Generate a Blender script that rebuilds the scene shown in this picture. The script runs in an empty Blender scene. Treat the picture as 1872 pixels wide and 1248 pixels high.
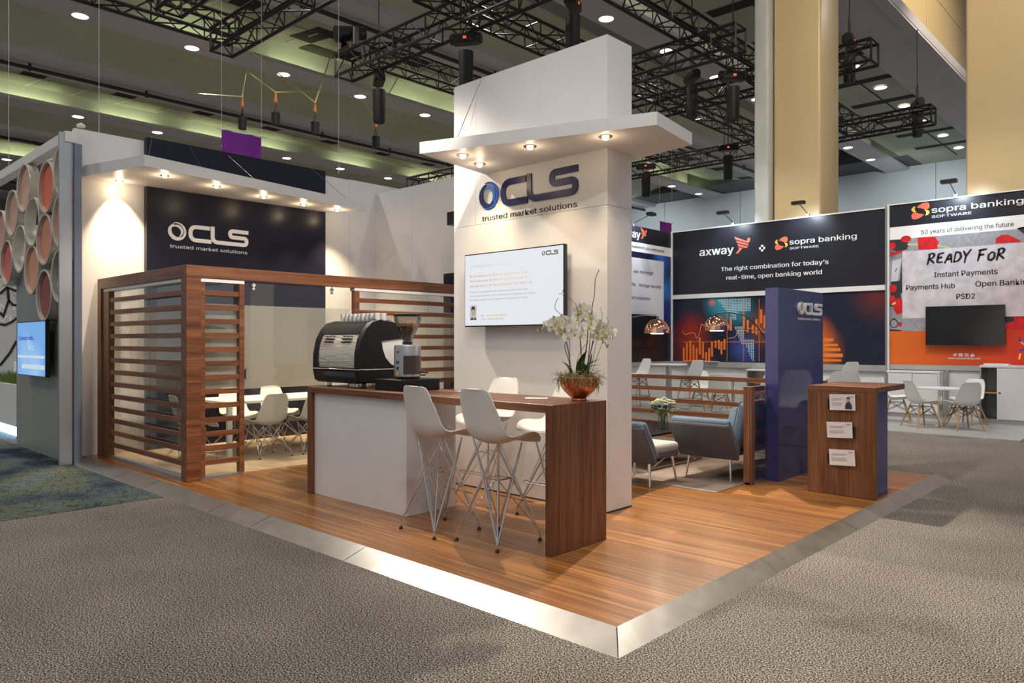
import bpy, bmesh, math, random
from mathutils import Vector, Matrix
from math import pi, sin, cos, radians
random.seed(11)
S = bpy.context.scene
COL = S.collection
R_ = Vector((.7273, .6863, 0)); F_ = Vector((-.6863, .7273, 0)); CAMH = 1.58; FPX = 1355.0
def at(px, py, z):
    """point of height z (metres) on the sight line of a photo pixel: used once to survey overhead things"""
    d = R_*((px-936)/FPX) + F_ + Vector((0, 0, (624-py)/FPX))
    t = (z-CAMH)/d.z
    return Vector((d.x*t, d.y*t, z))
def onY(px, py, y):
    d = R_*((px-936)/FPX) + F_ + Vector((0, 0, (624-py)/FPX))
    t = y/d.y
    return Vector((d.x*t, y, CAMH+d.z*t))

# ------------------------------------------------------------------ mesh builder
class MB:
    def __init__(s): s.bm = bmesh.new()
    def _tf(s, vs, m):
        if m is not None: bmesh.ops.transform(s.bm, matrix=m, verts=vs)
        return s
    def box(s, x0, x1, y0, y1, z0, z1, bev=0, m=None, mi=0, seg=1):
        r = bmesh.ops.create_cube(s.bm, size=1)
        vs = r['verts']
        for v in vs:
            v.co = Vector((x0+(v.co.x+.5)*(x1-x0), y0+(v.co.y+.5)*(y1-y0), z0+(v.co.z+.5)*(z1-z0)))
        fs = set(f for v in vs for f in v.link_faces)
        for f in fs: f.material_index = mi
        if bev:
            es = list({e for v in vs for e in v.link_edges})
            r = bmesh.ops.bevel(s.bm, geom=es, offset=bev, segments=seg, affect='EDGES', profile=.5, material=-1)
            vs = list({v for f in r['faces'] for v in f.verts} | {v for v in vs if v.is_valid})
        return s._tf(vs, m)
    def cyl(s, p0, p1, r0, r1=None, n=16, caps=True, mi=0):
        r1 = r0 if r1 is None else r1
        p0 = Vector(p0); p1 = Vector(p1); d = (p1-p0)
        q = Vector((0, 0, 1)).rotation_difference(d.normalized()).to_matrix()
        a = []; b = []
        for i in range(n):
            t = 2*pi*i/n; c = Vector((cos(t), sin(t), 0))
            a.append(s.bm.verts.new(p0+q@(c*r0))); b.append(s.bm.verts.new(p1+q@(c*r1)))
        for i in range(n):
            j = (i+1) % n
            s.bm.faces.new((a[i], a[j], b[j], b[i])).material_index = mi
        if caps:
            if r0 > 1e-6: s.bm.faces.new(a[::-1]).material_index = mi
            if r1 > 1e-6: s.bm.faces.new(b).material_index = mi
        return s
    def lathe(s, prof, n=24, o=(0, 0, 0), mi=0, m=None):
        o = Vector(o); rings = []; new = []
        for r, z in prof:
            ring = []
            for i in range(n):
                t = 2*pi*i/n
                ring.append(s.bm.verts.new(o+Vector((r*cos(t), r*sin(t), z))))
            rings.append(ring); new += ring
        for a, b in zip(rings, rings[1:]):
            for i in range(n):
                j = (i+1) % n
                s.bm.faces.new((a[i], a[j], b[j], b[i])).material_index = mi
        if prof[0][0] > 1e-6 and prof[0] != prof[-1]: s.bm.faces.new(rings[0][::-1]).material_index = mi
        if prof[-1][0] > 1e-6 and prof[0] != prof[-1]: s.bm.faces.new(rings[-1]).material_index = mi
        return s._tf(new, m)
    def tube(s, pts, r, n=8, mi=0, taper=None, closed=False):
        pts = [Vector(p) for p in pts]; k = len(pts); rings = []
        prev = None
        for i, p in enumerate(pts):
            if closed: d = pts[(i+1) % k]-pts[i-1]
            else: d = pts[min(i+1, k-1)]-pts[max(i-1, 0)]
            d = d.normalized() if d.length > 1e-9 else Vector((0, 0, 1))
            if prev is None:
                a = Vector((0, 0, 1)) if abs(d.z) < .9 else Vector((1, 0, 0))
                u = d.cross(a).normalized()
            else:
                u = (prev-d*prev.dot(d))
                u = u.normalized() if u.length > 1e-6 else d.orthogonal().normalized()
            prev = u; w = d.cross(u)
            rr = r if taper is None else r*(1+(taper-1)*i/(k-1))
            rings.append([s.bm.verts.new(p+u*(rr*cos(2*pi*j/n))+w*(rr*sin(2*pi*j/n))) for j in range(n)])
        prs = list(zip(rings, rings[1:]))
        if closed: prs.append((rings[-1], rings[0]))
        for a, b in prs:
            for j in range(n):
                l = (j+1) % n
                s.bm.faces.new((a[j], a[l], b[l], b[j])).material_index = mi
        if not closed:
            s.bm.faces.new(rings[0][::-1]).material_index = mi; s.bm.faces.new(rings[-1]).material_index = mi
        return s
    def prism(s, poly, z0, z1, m=None, mi=0):
        """poly in xy extruded z0..z1"""
        area = sum(a[0]*b[1]-b[0]*a[1] for a, b in zip(poly, poly[1:]+poly[:1]))
        if area < 0: poly = poly[::-1]
        a = [s.bm.verts.new((x, y, z0)) for x, y in poly]; b = [s.bm.verts.new((x, y, z1)) for x, y in poly]
        n = len(poly)
        for i in range(n):
            j = (i+1) % n
            s.bm.faces.new((a[i], a[j], b[j], b[i])).material_index = mi
        s.bm.faces.new(a[::-1]).material_index = mi; s.bm.faces.new(b).material_index = mi
        return s._tf(a+b, m)
    def ribbon(s, pts, w, z0, z1, m=None, mi=0, closed=False):
        """flat stroke of width w (number or list) along 2-D pts, extruded z0..z1"""
        k = len(pts); L = []; Rr = []
        for i in range(k):
            p = Vector(pts[i])
            def dr(a, b):
                d = Vector(pts[b])-Vector(pts[a]); return d.normalized() if d.length > 1e-9 else None
            d0 = dr(i-1, i) if i > 0 else None; d1 = dr(i, i+1) if i < k-1 else None
            d0 = d0 or d1; d1 = d1 or d0
            n0 = Vector((-d0.y, d0.x)); n1 = Vector((-d1.y, d1.x)); nn = (n0+n1)
            nn = nn.normalized() if nn.length > 1e-6 else n0
            c = max(.5, nn.dot(n0)); ww = (w[i] if isinstance(w, (list, tuple)) else w)/2/c
            L.append(p+nn*ww); Rr.append(p-nn*ww)
        T = [s.bm.verts.new((v.x, v.y, z1)) for v in L]; U = [s.bm.verts.new((v.x, v.y, z1)) for v in Rr]
        T0 = [s.bm.verts.new((v.x, v.y, z0)) for v in L]; U0 = [s.bm.verts.new((v.x, v.y, z0)) for v in Rr]
        for i in range(k-1):
            for q in ((U[i], U[i+1], T[i+1], T[i]), (T0[i], T0[i+1], U0[i+1], U0[i]), (T[i], T[i+1], T0[i+1], T0[i]), (U0[i], U0[i+1], U[i+1], U[i])):
                s.bm.faces.new(q).material_index = mi
        s.bm.faces.new((T[0], T0[0], U0[0], U[0])).material_index = mi
        s.bm.faces.new((T[-1], U[-1], U0[-1], T0[-1])).material_index = mi
        return s._tf(T+U+T0+U0, m)
    def quad(s, *pts, mi=0):
        s.bm.faces.new([s.bm.verts.new(p) for p in pts]).material_index = mi; return s
    def grid(s, P, mi=0, wrap=False):
        V = [[s.bm.verts.new(p) for p in row] for row in P]
        for a, b in zip(V, V[1:]):
            for i in range(len(a)-1):
                s.bm.faces.new((a[i], a[i+1], b[i+1], b[i])).material_index = mi
        return s
    def mesh(s, me, m=None, mi=0):
        old = set(s.bm.verts); of = set(s.bm.faces)
        s.bm.from_mesh(me)
        for f in s.bm.faces:
            if f not in of: f.material_index = mi
        return s._tf([v for v in s.bm.verts if v not in old], m)
    def out(s, name, mats, parent=None, smooth=35, solid=0, sub=0, fix=True):
        bm = s.bm
        if fix: bmesh.ops.recalc_face_normals(bm, faces=bm.faces)
        if solid: bmesh.ops.solidify(bm, geom=list(bm.faces), thickness=solid)
        me = bpy.data.meshes.new(name); bm.to_mesh(me); bm.free()
        for m in (mats if isinstance(mats, (list, tuple)) else [mats]): me.materials.append(m)
        if smooth:
            me.polygons.foreach_set('use_smooth', [True]*len(me.polygons))
            me.set_sharp_from_angle(angle=radians(smooth))
        o = bpy.data.objects.new(name, me); COL.objects.link(o)
        if parent: o.parent = parent
        if sub:
            md = o.modifiers.new('Subdivision', 'SUBSURF'); md.levels = sub; md.render_levels = sub
        return o

def empty(name, label, cat, loc=(0, 0, 0), rz=0, group=None):
    o = bpy.data.objects.new(name, None); COL.objects.link(o); o.empty_display_size = .1
    o.location = loc; o.rotation_euler = (0, 0, rz); tag(o, label, cat, group); return o
def tag(o, label, cat, group=None):
    o['label'] = label; o['category'] = cat
    if group: o['group'] = group
    return o
def rebase(o):
    vs = [v.co for v in o.data.vertices]
    c = Vector(((min(v.x for v in vs)+max(v.x for v in vs))/2, (min(v.y for v in vs)+max(v.y for v in vs))/2, min(v.z for v in vs)))
    o.data.transform(Matrix.Translation(-c)); o.location = c; return o
def thing(name, mb, mats, label, cat, group=None, **k):
    return tag(rebase(mb.out(name, mats, **k)), label, cat, group)
def struct(name, mb, mats, **k):
    o = mb.out(name, mats, **k); o['kind'] = 'structure'; return o
def copy_tree(o, parent=None):
    c = o.copy(); COL.objects.link(c)
    if parent: c.parent = parent
    for ch in list(o.children): copy_tree(ch, c)
    return c
def place(proto, used, loc, rz, label, group=None):
    o = proto if not used else copy_tree(proto)
    o.location = loc; o.rotation_euler = (0, 0, rz); o['label'] = label
    if group: o['group'] = group
    return o
def plane_m(o, right, up=(0, 0, 1)):
    r = Vector(right); u = Vector(up); n = r.cross(u)
    return Matrix(((r.x, u.x, n.x, o[0]), (r.y, u.y, n.y, o[1]), (r.z, u.z, n.z, o[2]), (0, 0, 0, 1)))
def FX(x0, z0, y): return plane_m((x0, y, z0), (1, 0, 0))      # face looking to -Y
def FY(y0, z0, x): return plane_m((x, y0, z0), (0, 1, 0))      # face looking to +X

# ------------------------------------------------------------------ lettering
_tc = {}
try:      # Blender's own bundled sans; the built-in face serves when it is missing
    FONT = bpy.data.fonts.load(bpy.utils.system_resource('DATAFILES')+'/fonts/Inter.woff2')
except Exception:
    FONT = None
def text_me(body, bold=0, shear=0, spacing=1):
    k = (body, bold, shear, spacing)
    if k in _tc: return _tc[k]
    cu = bpy.data.curves.new('lettering', 'FONT'); cu.body = body; cu.size = 1; cu.shear = shear
    cu.space_character = spacing
    if FONT: cu.font = FONT
    cu.resolution_u = 3; cu.fill_mode = 'FRONT'
    ob = bpy.data.objects.new('lettering', cu); COL.objects.link(ob)
    me = bpy.data.meshes.new_from_object(ob.evaluated_get(bpy.context.evaluated_depsgraph_get()))
    bpy.data.objects.remove(ob); bpy.data.curves.remove(cu)
    _tc[k] = me; return me
def text(mb, body, m, w, cap, bold=0, shear=0, depth=0, lift=.002, mi=0, align='L', spacing=1):
    """body fitted to width w (None: natural) with capital height cap, baseline-left at m's origin"""
    me = text_me(body, 0, shear, spacing)
    if bold:      # heavier weight: the face struck three times, a hair apart
        q_ = cap/.727*bold
        for i_, k in enumerate((-q_, q_)): text(mb, body, m @ Matrix.Translation((k, 0, .0007*(i_+1))), w, cap, 0, shear, depth, lift, mi, align, spacing)
    xs = [v.co.x for v in me.vertices]; x0, x1 = min(xs), max(xs)
    sy = cap/.727; sx = w/(x1-x0) if w else sy
    ww = (x1-x0)*sx
    off = {'L': 0, 'C': -ww/2, 'R': -ww}[align]
    loc = Matrix.Translation((off, 0, lift)) @ Matrix.Diagonal((sx, sy, 1, 1)) @ Matrix.Translation((-x0, 0, 0))
    if depth:
        b2 = bmesh.new(); b2.from_mesh(me)
        r = bmesh.ops.extrude_face_region(b2, geom=list(b2.faces))
        bmesh.ops.translate(b2, vec=(0, 0, depth), verts=[g for g in r['geom'] if isinstance(g, bmesh.types.BMVert)])
        m2 = bpy.data.meshes.new('t'); b2.to_mesh(m2); b2.free()
        mb.mesh(m2, m@loc, mi); bpy.data.meshes.remove(m2)
    else: mb.mesh(me, m@loc, mi)
    return mb
def rounded(pts, r, n=8):
    out = [pts[0]]
    for a, b, c in zip(pts, pts[1:], pts[2:]):
        a, b, c = Vector(a), Vector(b), Vector(c)
        u = (a-b); v = (c-b); rr = min(r, u.length*.49, v.length*.49)
        u.normalize(); v.normalize()
        ang = u.angle(v); d = min(rr/math.tan(ang/2), (a-b).length*.5, (c-b).length*.5)
        p0 = b+u*d; p1 = b+v*d
        for i in range(n+1):
            t = i/n; out.append(tuple(p0*(1-t)**2+b*2*t*(1-t)+p1*t*t))
    out.append(pts[-1]); return out
def crescent(mb, cx, cy, R, w, a0, a1, z0, z1, m, mi=0, n=28, p=.7):
    top = []; bot = []
    for i in range(n+1):
        t = i/n; a = radians(a0+(a1-a0)*t); ww = w*max(.02, sin(pi*t))**p
        top.append((cx+R*cos(a), cy+R*sin(a))); bot.append((cx+(R-ww)*cos(a), cy+(R-ww)*sin(a)))
    for i in range(n):
        q = [top[i], top[i+1], bot[i+1], bot[i]]
        mb.prism(q, z0, z1, m, mi)
def scale_m(m, s): return m @ Matrix.Diagonal((s, s, 1, 1))
def logo(name, m, s, depth, mats, tmat, label, tcap=.075, thick=0):
    """round swirl emblem, three rounded capitals and the line of small type under them"""
    M2 = scale_m(m, s)
    root = empty(name, label, 'sign', m.translation)
    inv = Matrix.Translation(-m.translation)
    M2 = inv @ M2; d = depth
    e = MB(); crescent(e, .126, .137, .122, .056, 100, 325, 0, d, M2, 0)
    crescent(e, .14, .14, .14, .034, 112, -128, 0, d*.9, M2, 1, 28, .6)
    crescent(e, .138, .147, .096, .040, 152, -72, 0, d*.8, M2, 2)
    e.out('emblem', mats, root, smooth=30)
    w = .062; L = MB()
    L.ribbon(rounded([(.652, .238), (.345, .238), (.345, .031), (.676, .031)], .11), w, 0, d, M2)
    L.ribbon(rounded([(.697, .276), (.697, .031), (.962, .031)], .09), w, 0, d, M2)
    L.ribbon(rounded([(1.296, .238), (.985, .238), (.985, .138), (1.265, .138), (1.265, .031), (.962, .031)], .07), w, 0, d, M2)
    L.out('capital_letters', mats[0], root, smooth=30)
    t = MB(); text(t, 'trusted market solutions', M2 @ Matrix.Translation((.036, -.115, 0)), 1.245, tcap, bold=thick, depth=.004, lift=0)
    t.out('tagline_lettering', tmat, root, smooth=0)
    return root

# ------------------------------------------------------------------ materials
class NT:
    def __init__(s, name):
        s.m = bpy.data.materials.new(name); s.m.use_nodes = True; s.t = s.m.node_tree; s.n = s.t.nodes
        s.b = s.n['Principled BSDF']; s.o = s.n['Material Output']
    def add(s, t, **k):
        n = s.n.new(t)
        for a, v in k.items(): setattr(n, a, v)
        return n
    def ln(s, a, b): s.t.links.new(a, b)
    def set(s, **k):
        for a, v in k.items():
            a = a.replace('_', ' ')
            s.b.inputs[a].default_value = (*v, 1) if isinstance(v, tuple) and len(v) == 3 else v
        return s
    def coord(s, scale=(1, 1, 1), kind='Object'):
        c = s.add('ShaderNodeTexCoord'); mp = s.add('ShaderNodeMapping'); mp.inputs['Scale'].default_value = scale
        s.ln(c.outputs[kind], mp.inputs['Vector']); return mp.outputs[0]
    def noise(s, vec, scale, detail=3, rough=.5, dim='3D', w=None, dist=0):
        n = s.add('ShaderNodeTexNoise', noise_dimensions=dim); n.inputs['Scale'].default_value = scale
        n.inputs['Detail'].default_value = detail; n.inputs['Roughness'].default_value = rough; n.inputs['Distortion'].default_value = dist
        s.ln(vec, n.inputs['Vector'])
        if w is not None: s.ln(w, n.inputs['W'])
        return n.outputs['Fac']
    def ramp(s, fac, stops, interp='LINEAR'):
        r = s.add('ShaderNodeValToRGB'); r.color_ramp.interpolation = interp
        e = r.color_ramp.elements
        while len(e) < len(stops): e.new(.5)
        for i, (p, c) in enumerate(stops):
            e[i].position = p; e[i].color = (*c, 1) if len(c) == 3 else c
        s.ln(fac, r.inputs[0]); return r.outputs[0]
    def mix(s, fac, a, b, mode='MIX'):
        x = s.add('ShaderNodeMix', data_type='RGBA', blend_type=mode)
        for i, v in ((0, fac), (6, a), (7, b)):
            if hasattr(v, 'links'): s.ln(v, x.inputs[i])
            elif isinstance(v, tuple): x.inputs[i].default_value = (*v, 1)
            else: x.inputs[i].default_value = v
        return x.outputs[2]
    def math(s, op, a, b=None, c=None, clamp=False):
        x = s.add('ShaderNodeMath', operation=op); x.use_clamp = clamp
        for i, v in enumerate((a, b, c)):
            if v is None: continue
            if hasattr(v, 'links'): s.ln(v, x.inputs[i])
            else: x.inputs[i].default_value = v
        return x.outputs[0]
    def bump(s, h, strength=.3, dist=.01):
        b = s.add('ShaderNodeBump'); b.inputs['Strength'].default_value = strength; b.inputs['Distance'].default_value = dist
        s.ln(h, b.inputs['Height']); s.ln(b.outputs[0], s.b.inputs['Normal']); return s
    def base(s, c): s.ln(c, s.b.inputs['Base Color']); return s
def P(name, col, rough=.5, metal=0, vary=.06, vs=3, emit=0, ecol=None, spec=.5, coat=0, bump=0, bs=200):
    t = NT(name); t.set(Roughness=rough, Metallic=metal)
    t.b.inputs['Specular IOR Level'].default_value = spec; t.b.inputs['Coat Weight'].default_value = coat; t.b.inputs['Coat Roughness'].default_value = .08
    v = t.coord(); n = t.noise(v, vs, 3)
    lo = tuple(max(0, c*(1-vary)) for c in col); hi = tuple(min(1, c*(1+vary)) for c in col)
    t.base(t.ramp(n, [(.3, lo), (.7, hi)]))
    if bump: t.bump(t.noise(v, bs, 2), bump, .002)
    if emit:
        t.b.inputs['Emission Color'].default_value = (*(ecol or col), 1); t.b.inputs['Emission Strength'].default_value = emit
    return t.m
def wood(name, axis, dark, mid, light, rough=.38, scale=1.0, coat=.0):
    t = NT(name); t.set(Roughness=rough); t.b.inputs['Coat Weight'].default_value = coat
    inf = t.add('ShaderNodeObjectInfo'); w = t.math('MULTIPLY', inf.outputs['Random'], 20.0)
    s1 = [14*scale]*3; s1[axis] = .55*scale; s2 = [90*scale]*3; s2[axis] = 1.6*scale
    n1 = t.noise(t.coord(tuple(s1)), 1, 5, .68, '4D', w, .9); n2 = t.noise(t.coord(tuple(s2)), 1, 3, .6, '4D', w)
    a = t.ramp(n1, [(.3, dark), (.5, mid), (.72, light)])
    f = t.ramp(n2, [(.35, (.72, .72, .72)), (.65, (1.1, 1.1, 1.1))])
    t.base(t.mix(1.0, a, f, 'MULTIPLY')); t.bump(n2, .06, .002)
    return t.m
WD, WM, WL = (.075, .023, .009), (.175, .062, .026), (.30, .125, .056)
wood_x = wood('walnut_grain_x', 0, WD, WM, WL); wood_y = wood('walnut_grain_y', 1, WD, WM, WL); wood_z = wood('walnut_grain_z', 2, WD, WM, WL)
kiosk_z = wood('oiled_walnut_z', 2, (.068, .024, .009), (.175, .070, .028), (.29, .13, .056)); 
beech = wood('beech', 2, (.40, .20, .08), (.52, .28, .12), (.60, .36, .17), .45)
white = P('white_laminate', (.74, .73, .735), .42, vary=.02)
white_gloss = P('white_shell_plastic', (.80, .80, .77), .3, vary=.015)
white_metal = P('white_powder_coat', (.76, .76, .76), .35, vary=.02)
grey_wall = P('grey_satin_panel', (.40, .40, .40), .33, metal=.35, vary=.05, vs=1.2)
alu = P('anodised_aluminium', (.52, .54, .57), .35, metal=.9, vary=.04)
chrome = P('chrome_wire', (.78, .77, .76), .09, metal=1, vary=.02)
steel = P('polished_steel', (.62, .61, .59), .16, metal=1, vary=.03)
black = P('black_rubber', (.012, .012, .013), .55, vary=.1)
black_metal = P('black_painted_steel', (.022, .022, .023), .38, metal=.25, vary=.15)
black_gloss = P('black_gloss_plastic', (.012, .012, .014), .13, vary=.05)
black_satin = P('black_satin_shell', (.010, .010, .011), .5, vary=.08, spec=.22)
charcoal = P('charcoal_plastic', (.020, .018, .016), .6, vary=.1, spec=.15)
navy_wall = P('navy_laminate', (.009, .009, .022), .34, vary=.08, spec=.28)
navy_pillar = P('navy_gloss_laminate', (.04, .044, .165), .16, vary=.04)
navy_paint = P('navy_letter_paint', (.012, .015, .085), .3, vary=.03)
blue_paint = P('royal_blue_paint', (.02, .075, .40), .3, vary=.03)
sky_paint = P('mid_blue_paint', (.05, .16, .45), .3, vary=.03)
ink = P('black_print_ink', (.012, .012, .014), .5, vary=.04)
grey_ink = P('grey_print_ink', (.30, .31, .34), .5, vary=.04)
pale_ink = P('pale_grey_print_ink', (.56, .56, .60), .5, vary=.04)
white_ink = P('white_print_ink', (.86, .86, .88), .45, vary=.02)
copper = P('brushed_copper', (.62, .21, .085), .24, metal=1, vary=.18, vs=6)
copper_mirror = P('mirror_copper', (.93, .50, .33), .05, metal=1, vary=.03)
gold_metal = P('brass_tube', (.45, .33, .22), .3, metal=1, vary=.05)
room_wood = None
def glass_mat(name, tint, fres=.10, rough=.0):
    t = NT(name); t.n.remove(t.b)
    tr = t.add('ShaderNodeBsdfTransparent'); tr.inputs[0].default_value = (*tint, 1)
    gl = t.add('ShaderNodeBsdfGlossy'); gl.inputs['Roughness'].default_value = rough
    lw = t.add('ShaderNodeLayerWeight'); lw.inputs[0].default_value = .25
    f = t.math('MULTIPLY_ADD', lw.outputs['Fresnel'], .55, fres*.5, True)
    mx = t.add('ShaderNodeMixShader'); t.ln(f, mx.inputs[0]); t.ln(tr.outputs[0], mx.inputs[1]); t.ln(gl.outputs[0], mx.inputs[2])
    t.ln(mx.outputs[0], t.o.inputs[0]); return t.m
glass = glass_mat('clear_glass', (.965, .985, .975), .07)
smoke_glass = glass_mat('hopper_acrylic', (.93, .91, .89), .14)
def frost_mat():
    t = NT('frosted_film'); t.n.remove(t.b)
    tr = t.add('ShaderNodeBsdfTransparent'); tr.inputs[0].default_value = (.9, .88, .84, 1)
    df = t.add('ShaderNodeBsdfTranslucent'); df.inputs[0].default_value = (.90, .82, .69, 1)
    d2 = t.add('ShaderNodeBsdfDiffuse'); d2.inputs[0].default_value = (.86, .78, .66, 1)
    n = t.noise(t.coord(), 1.5, 2); f = t.math('MULTIPLY_ADD', n, .04, .50)
    a = t.add('ShaderNodeMixShader'); a.inputs[0].default_value = .5; t.ln(df.outputs[0], a.inputs[1]); t.ln(d2.outputs[0], a.inputs[2])
    mx = t.add('ShaderNodeMixShader'); t.ln(f, mx.inputs[0]); t.ln(tr.outputs[0], mx.inputs[1]); t.ln(a.outputs[0], mx.inputs[2])
    t.ln(mx.outputs[0], t.o.inputs[0]); return t.m
frost = frost_mat()
def lamp_mat(name, col, st):
    t = NT(name); t.n.remove(t.b); e = t.add('ShaderNodeEmission'); e.inputs[0].default_value = (*col, 1); e.inputs[1].default_value = st
    t.ln(e.outputs[0], t.o.inputs[0]); return t.m
hall_lamp = lamp_mat('downlight_lens', (1, .95, .88), 8)
spot_lamp = lamp_mat('halogen_bulb', (1, .80, .52), 14)
cove_lamp = lamp_mat('cove_tube', (.86, 1, .46), 16)
copper_bulb = lamp_mat('copper_lamp_bulb', (1, .80, .56), 30)
blue_lamp = lamp_mat('blue_led_strip', (.25, .62, 1), 9)
indicator_red = lamp_mat('red_indicator_lamp', (1, .05, .03), 3)
def carpet():
    t = NT('speckled_grey_carpet'); t.set(Roughness=.95); t.b.inputs['Specular IOR Level'].default_value = .1
    v = t.coord(); n = t.noise(v, 118, 3, .7); b = t.noise(v, 1.1, 3)
    c = t.ramp(n, [(.38, (.008, .0075, .007)), (.455, (.042, .037, .033)), (.515, (.175, .152, .130)), (.585, (.54, .48, .41))])
    s = t.ramp(b, [(.3, (.82, .82, .82)), (.7, (1.08, 1.08, 1.08))])
    t.base(t.mix(1.0, c, s, 'MULTIPLY')); return t.m
def blue_carpet():
    t = NT('blue_green_cracked_carpet'); t.set(Roughness=.95); t.b.inputs['Specular IOR Level'].default_value = .1
    v = t.coord(); d = t.noise(v, 3, 4)
    vv = t.add('ShaderNodeVectorMath', operation='ADD'); t.ln(v, vv.inputs[0])
    sc = t.add('ShaderNodeVectorMath', operation='SCALE'); sc.inputs['Scale'].default_value = .5
    cn = t.add('ShaderNodeTexNoise'); cn.inputs['Scale'].default_value = 3; cn.inputs['Detail'].default_value = 4; t.ln(v, cn.inputs['Vector'])
    t.ln(cn.outputs['Color'], sc.inputs[0]); t.ln(sc.outputs[0], vv.inputs[1])
    vo = t.add('ShaderNodeTexVoronoi', feature='DISTANCE_TO_EDGE'); vo.inputs['Scale'].default_value = 5.5; t.ln(vv.outputs[0], vo.inputs['Vector'])
    patch = t.ramp(t.noise(v, .9, 2), [(.36, (.022, .032, .05)), (.46, (.075, .10, .11)), (.56, (.125, .14, .095)), (.68, (.12, .15, .175))])
    streak = t.ramp(t.noise(v, 60, 2), [(.3, (.65, .65, .65)), (.7, (1.25, 1.25, 1.25))])
    line = t.ramp(vo.outputs[0], [(.0, (.16, .17, .22)), (.05, (1, 1, 1))])
    t.base(t.mix(1.0, t.mix(1.0, patch, streak, 'MULTIPLY'), line, 'MULTIPLY')); t.bump(t.noise(v, 150, 2), .4, .006); return t.m
def planks():
    t = NT('wood_strip_floor'); t.set(Roughness=.33); t.b.inputs['Coat Weight'].default_value = .25; t.b.inputs['Coat Roughness'].default_value = .18
    v = t.coord()
    br = t.add('ShaderNodeTexBrick'); t.ln(v, br.inputs['Vector']); br.offset = .37
    for k, x in (('Scale', 1), ('Mortar Size', .0012), ('Mortar Smooth', .3), ('Bias', 0), ('Brick Width', 1.55), ('Row Height', .19)): br.inputs[k].default_value = x
    br.inputs['Color1'].default_value = (.82, .82, .82, 1); br.inputs['Color2'].default_value = (1.18, 1.15, 1.1, 1); br.inputs['Mortar'].default_value = (.45, .42, .4, 1)
    n1 = t.noise(t.coord((.55, 24, 24)), 1, 5, .68, dist=.3); n2 = t.noise(t.coord((2, 120, 120)), 1, 3, .6)
    a = t.ramp(n1, [(.30, (.12, .040, .009)), (.48, (.285, .110, .026)), (.68, (.50, .24, .066))])
    f = t.ramp(n2, [(.3, (.82, .82, .82)), (.7, (1.1, 1.1, 1.1))])
    t.base(t.mix(1.0, t.mix(1.0, a, f, 'MULTIPLY'), br.outputs['Color'], 'MULTIPLY')); t.bump(n2, .05, .002); return t.m
def soft_floor(name, lo, hi, sc, rough=.8, ax=(1, 1, 1)):
    t = NT(name); t.set(Roughness=rough); v = t.coord(ax); n = t.noise(v, sc, 5, .6)
    f = t.noise(t.coord(), 160, 2)
    t.base(t.mix(1.0, t.ramp(n, [(.3, lo), (.7, hi)]), t.ramp(f, [(.3, (.85, .85, .85)), (.7, (1.1, 1.1, 1.1))]), 'MULTIPLY')); return t.m
def ramp_metal():
    t = NT('scuffed_ramp_aluminium'); t.set(Metallic=1.0, Base_Color=(.56, .55, .53))
    n = t.noise(t.coord((1, 1, 1)), 7, 5, .65); r = t.add('ShaderNodeMapRange'); t.ln(n, r.inputs[0])
    r.inputs[3].default_value = .29; r.inputs[4].default_value = .42; t.ln(r.outputs[0], t.b.inputs['Roughness'])
    t.base(t.ramp(n, [(.3, (.40, .39, .37)), (.7, (.48, .47, .45))])); t.bump(t.noise(t.coord(), 2, 2), .04, .02); return t.m
def fabric(name, col, weave=420):
    t = NT(name); t.set(Roughness=.9); t.b.inputs['Specular IOR Level'].default_value = .2; t.b.inputs['Sheen Weight'].default_value = .15
    v = t.coord(); n = t.noise(v, weave, 2); m = t.noise(v, 5, 3)
    a = t.ramp(n, [(.3, tuple(c*.62 for c in col)), (.7, tuple(min(1, c*1.3) for c in col))])
    t.base(t.mix(1.0, a, t.ramp(m, [(.3, (.9, .9, .9)), (.7, (1.06, 1.06, 1.06))]), 'MULTIPLY')); t.bump(n, .25, .003); return t.m
def glow_print(name, base, blobs, rough=.4, noise=0, scale=(1, 1, 1), emit=0):
    """printed picture: soft round colour blobs (centre, radius, colour) over a ground colour"""
    t = NT(name); t.set(Roughness=rough)
    v = t.coord(scale); c = t.mix(0, base, base)
    for (p, r, col) in blobs:
        d = t.add('ShaderNodeVectorMath', operation='DISTANCE'); t.ln(v, d.inputs[0]); d.inputs[1].default_value = p
        f = t.math('SUBTRACT', 1.0, t.math('DIVIDE', d.outputs['Value'], r), clamp=True)
        c = t.mix(t.math('POWER', f, 1.3), c, col)
    if noise:
        c = t.mix(1.0, c, t.ramp(t.noise(v, noise, 4), [(.3, (.8, .8, .8)), (.7, (1.15, 1.15, 1.15))]), 'MULTIPLY')
    t.base(c)
    if emit: t.ln(c, t.b.inputs['Emission Color']); t.b.inputs['Emission Strength'].default_value = emit
    return t.m
M_carpet = carpet(); M_blue = blue_carpet(); M_planks = planks(); M_ramp = ramp_metal()
M_room_floor = soft_floor('beige_vinyl', (.33, .25, .17), (.52, .42, .31), 2.2, .55, (1, 3, 1))
M_lounge = soft_floor('taupe_lounge_carpet', (.14, .10, .08), (.25, .19, .15), 2.5, .9)
M_greyfloor = soft_floor('grey_wood_vinyl', (.27, .27, .26), (.45, .45, .43), 2.0, .45, (.8, 4, 1))
M_blue_fab = fabric('blue_denim_fabric', (.10, .145, .205)); M_grey_fab = fabric('dark_grey_fabric', (.075, .078, .092)); M_pale_fab = fabric('pale_grey_fabric', (.36, .35, .31))
M_side_fab = fabric('mid_grey_fabric', (.085, .09, .108))
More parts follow.
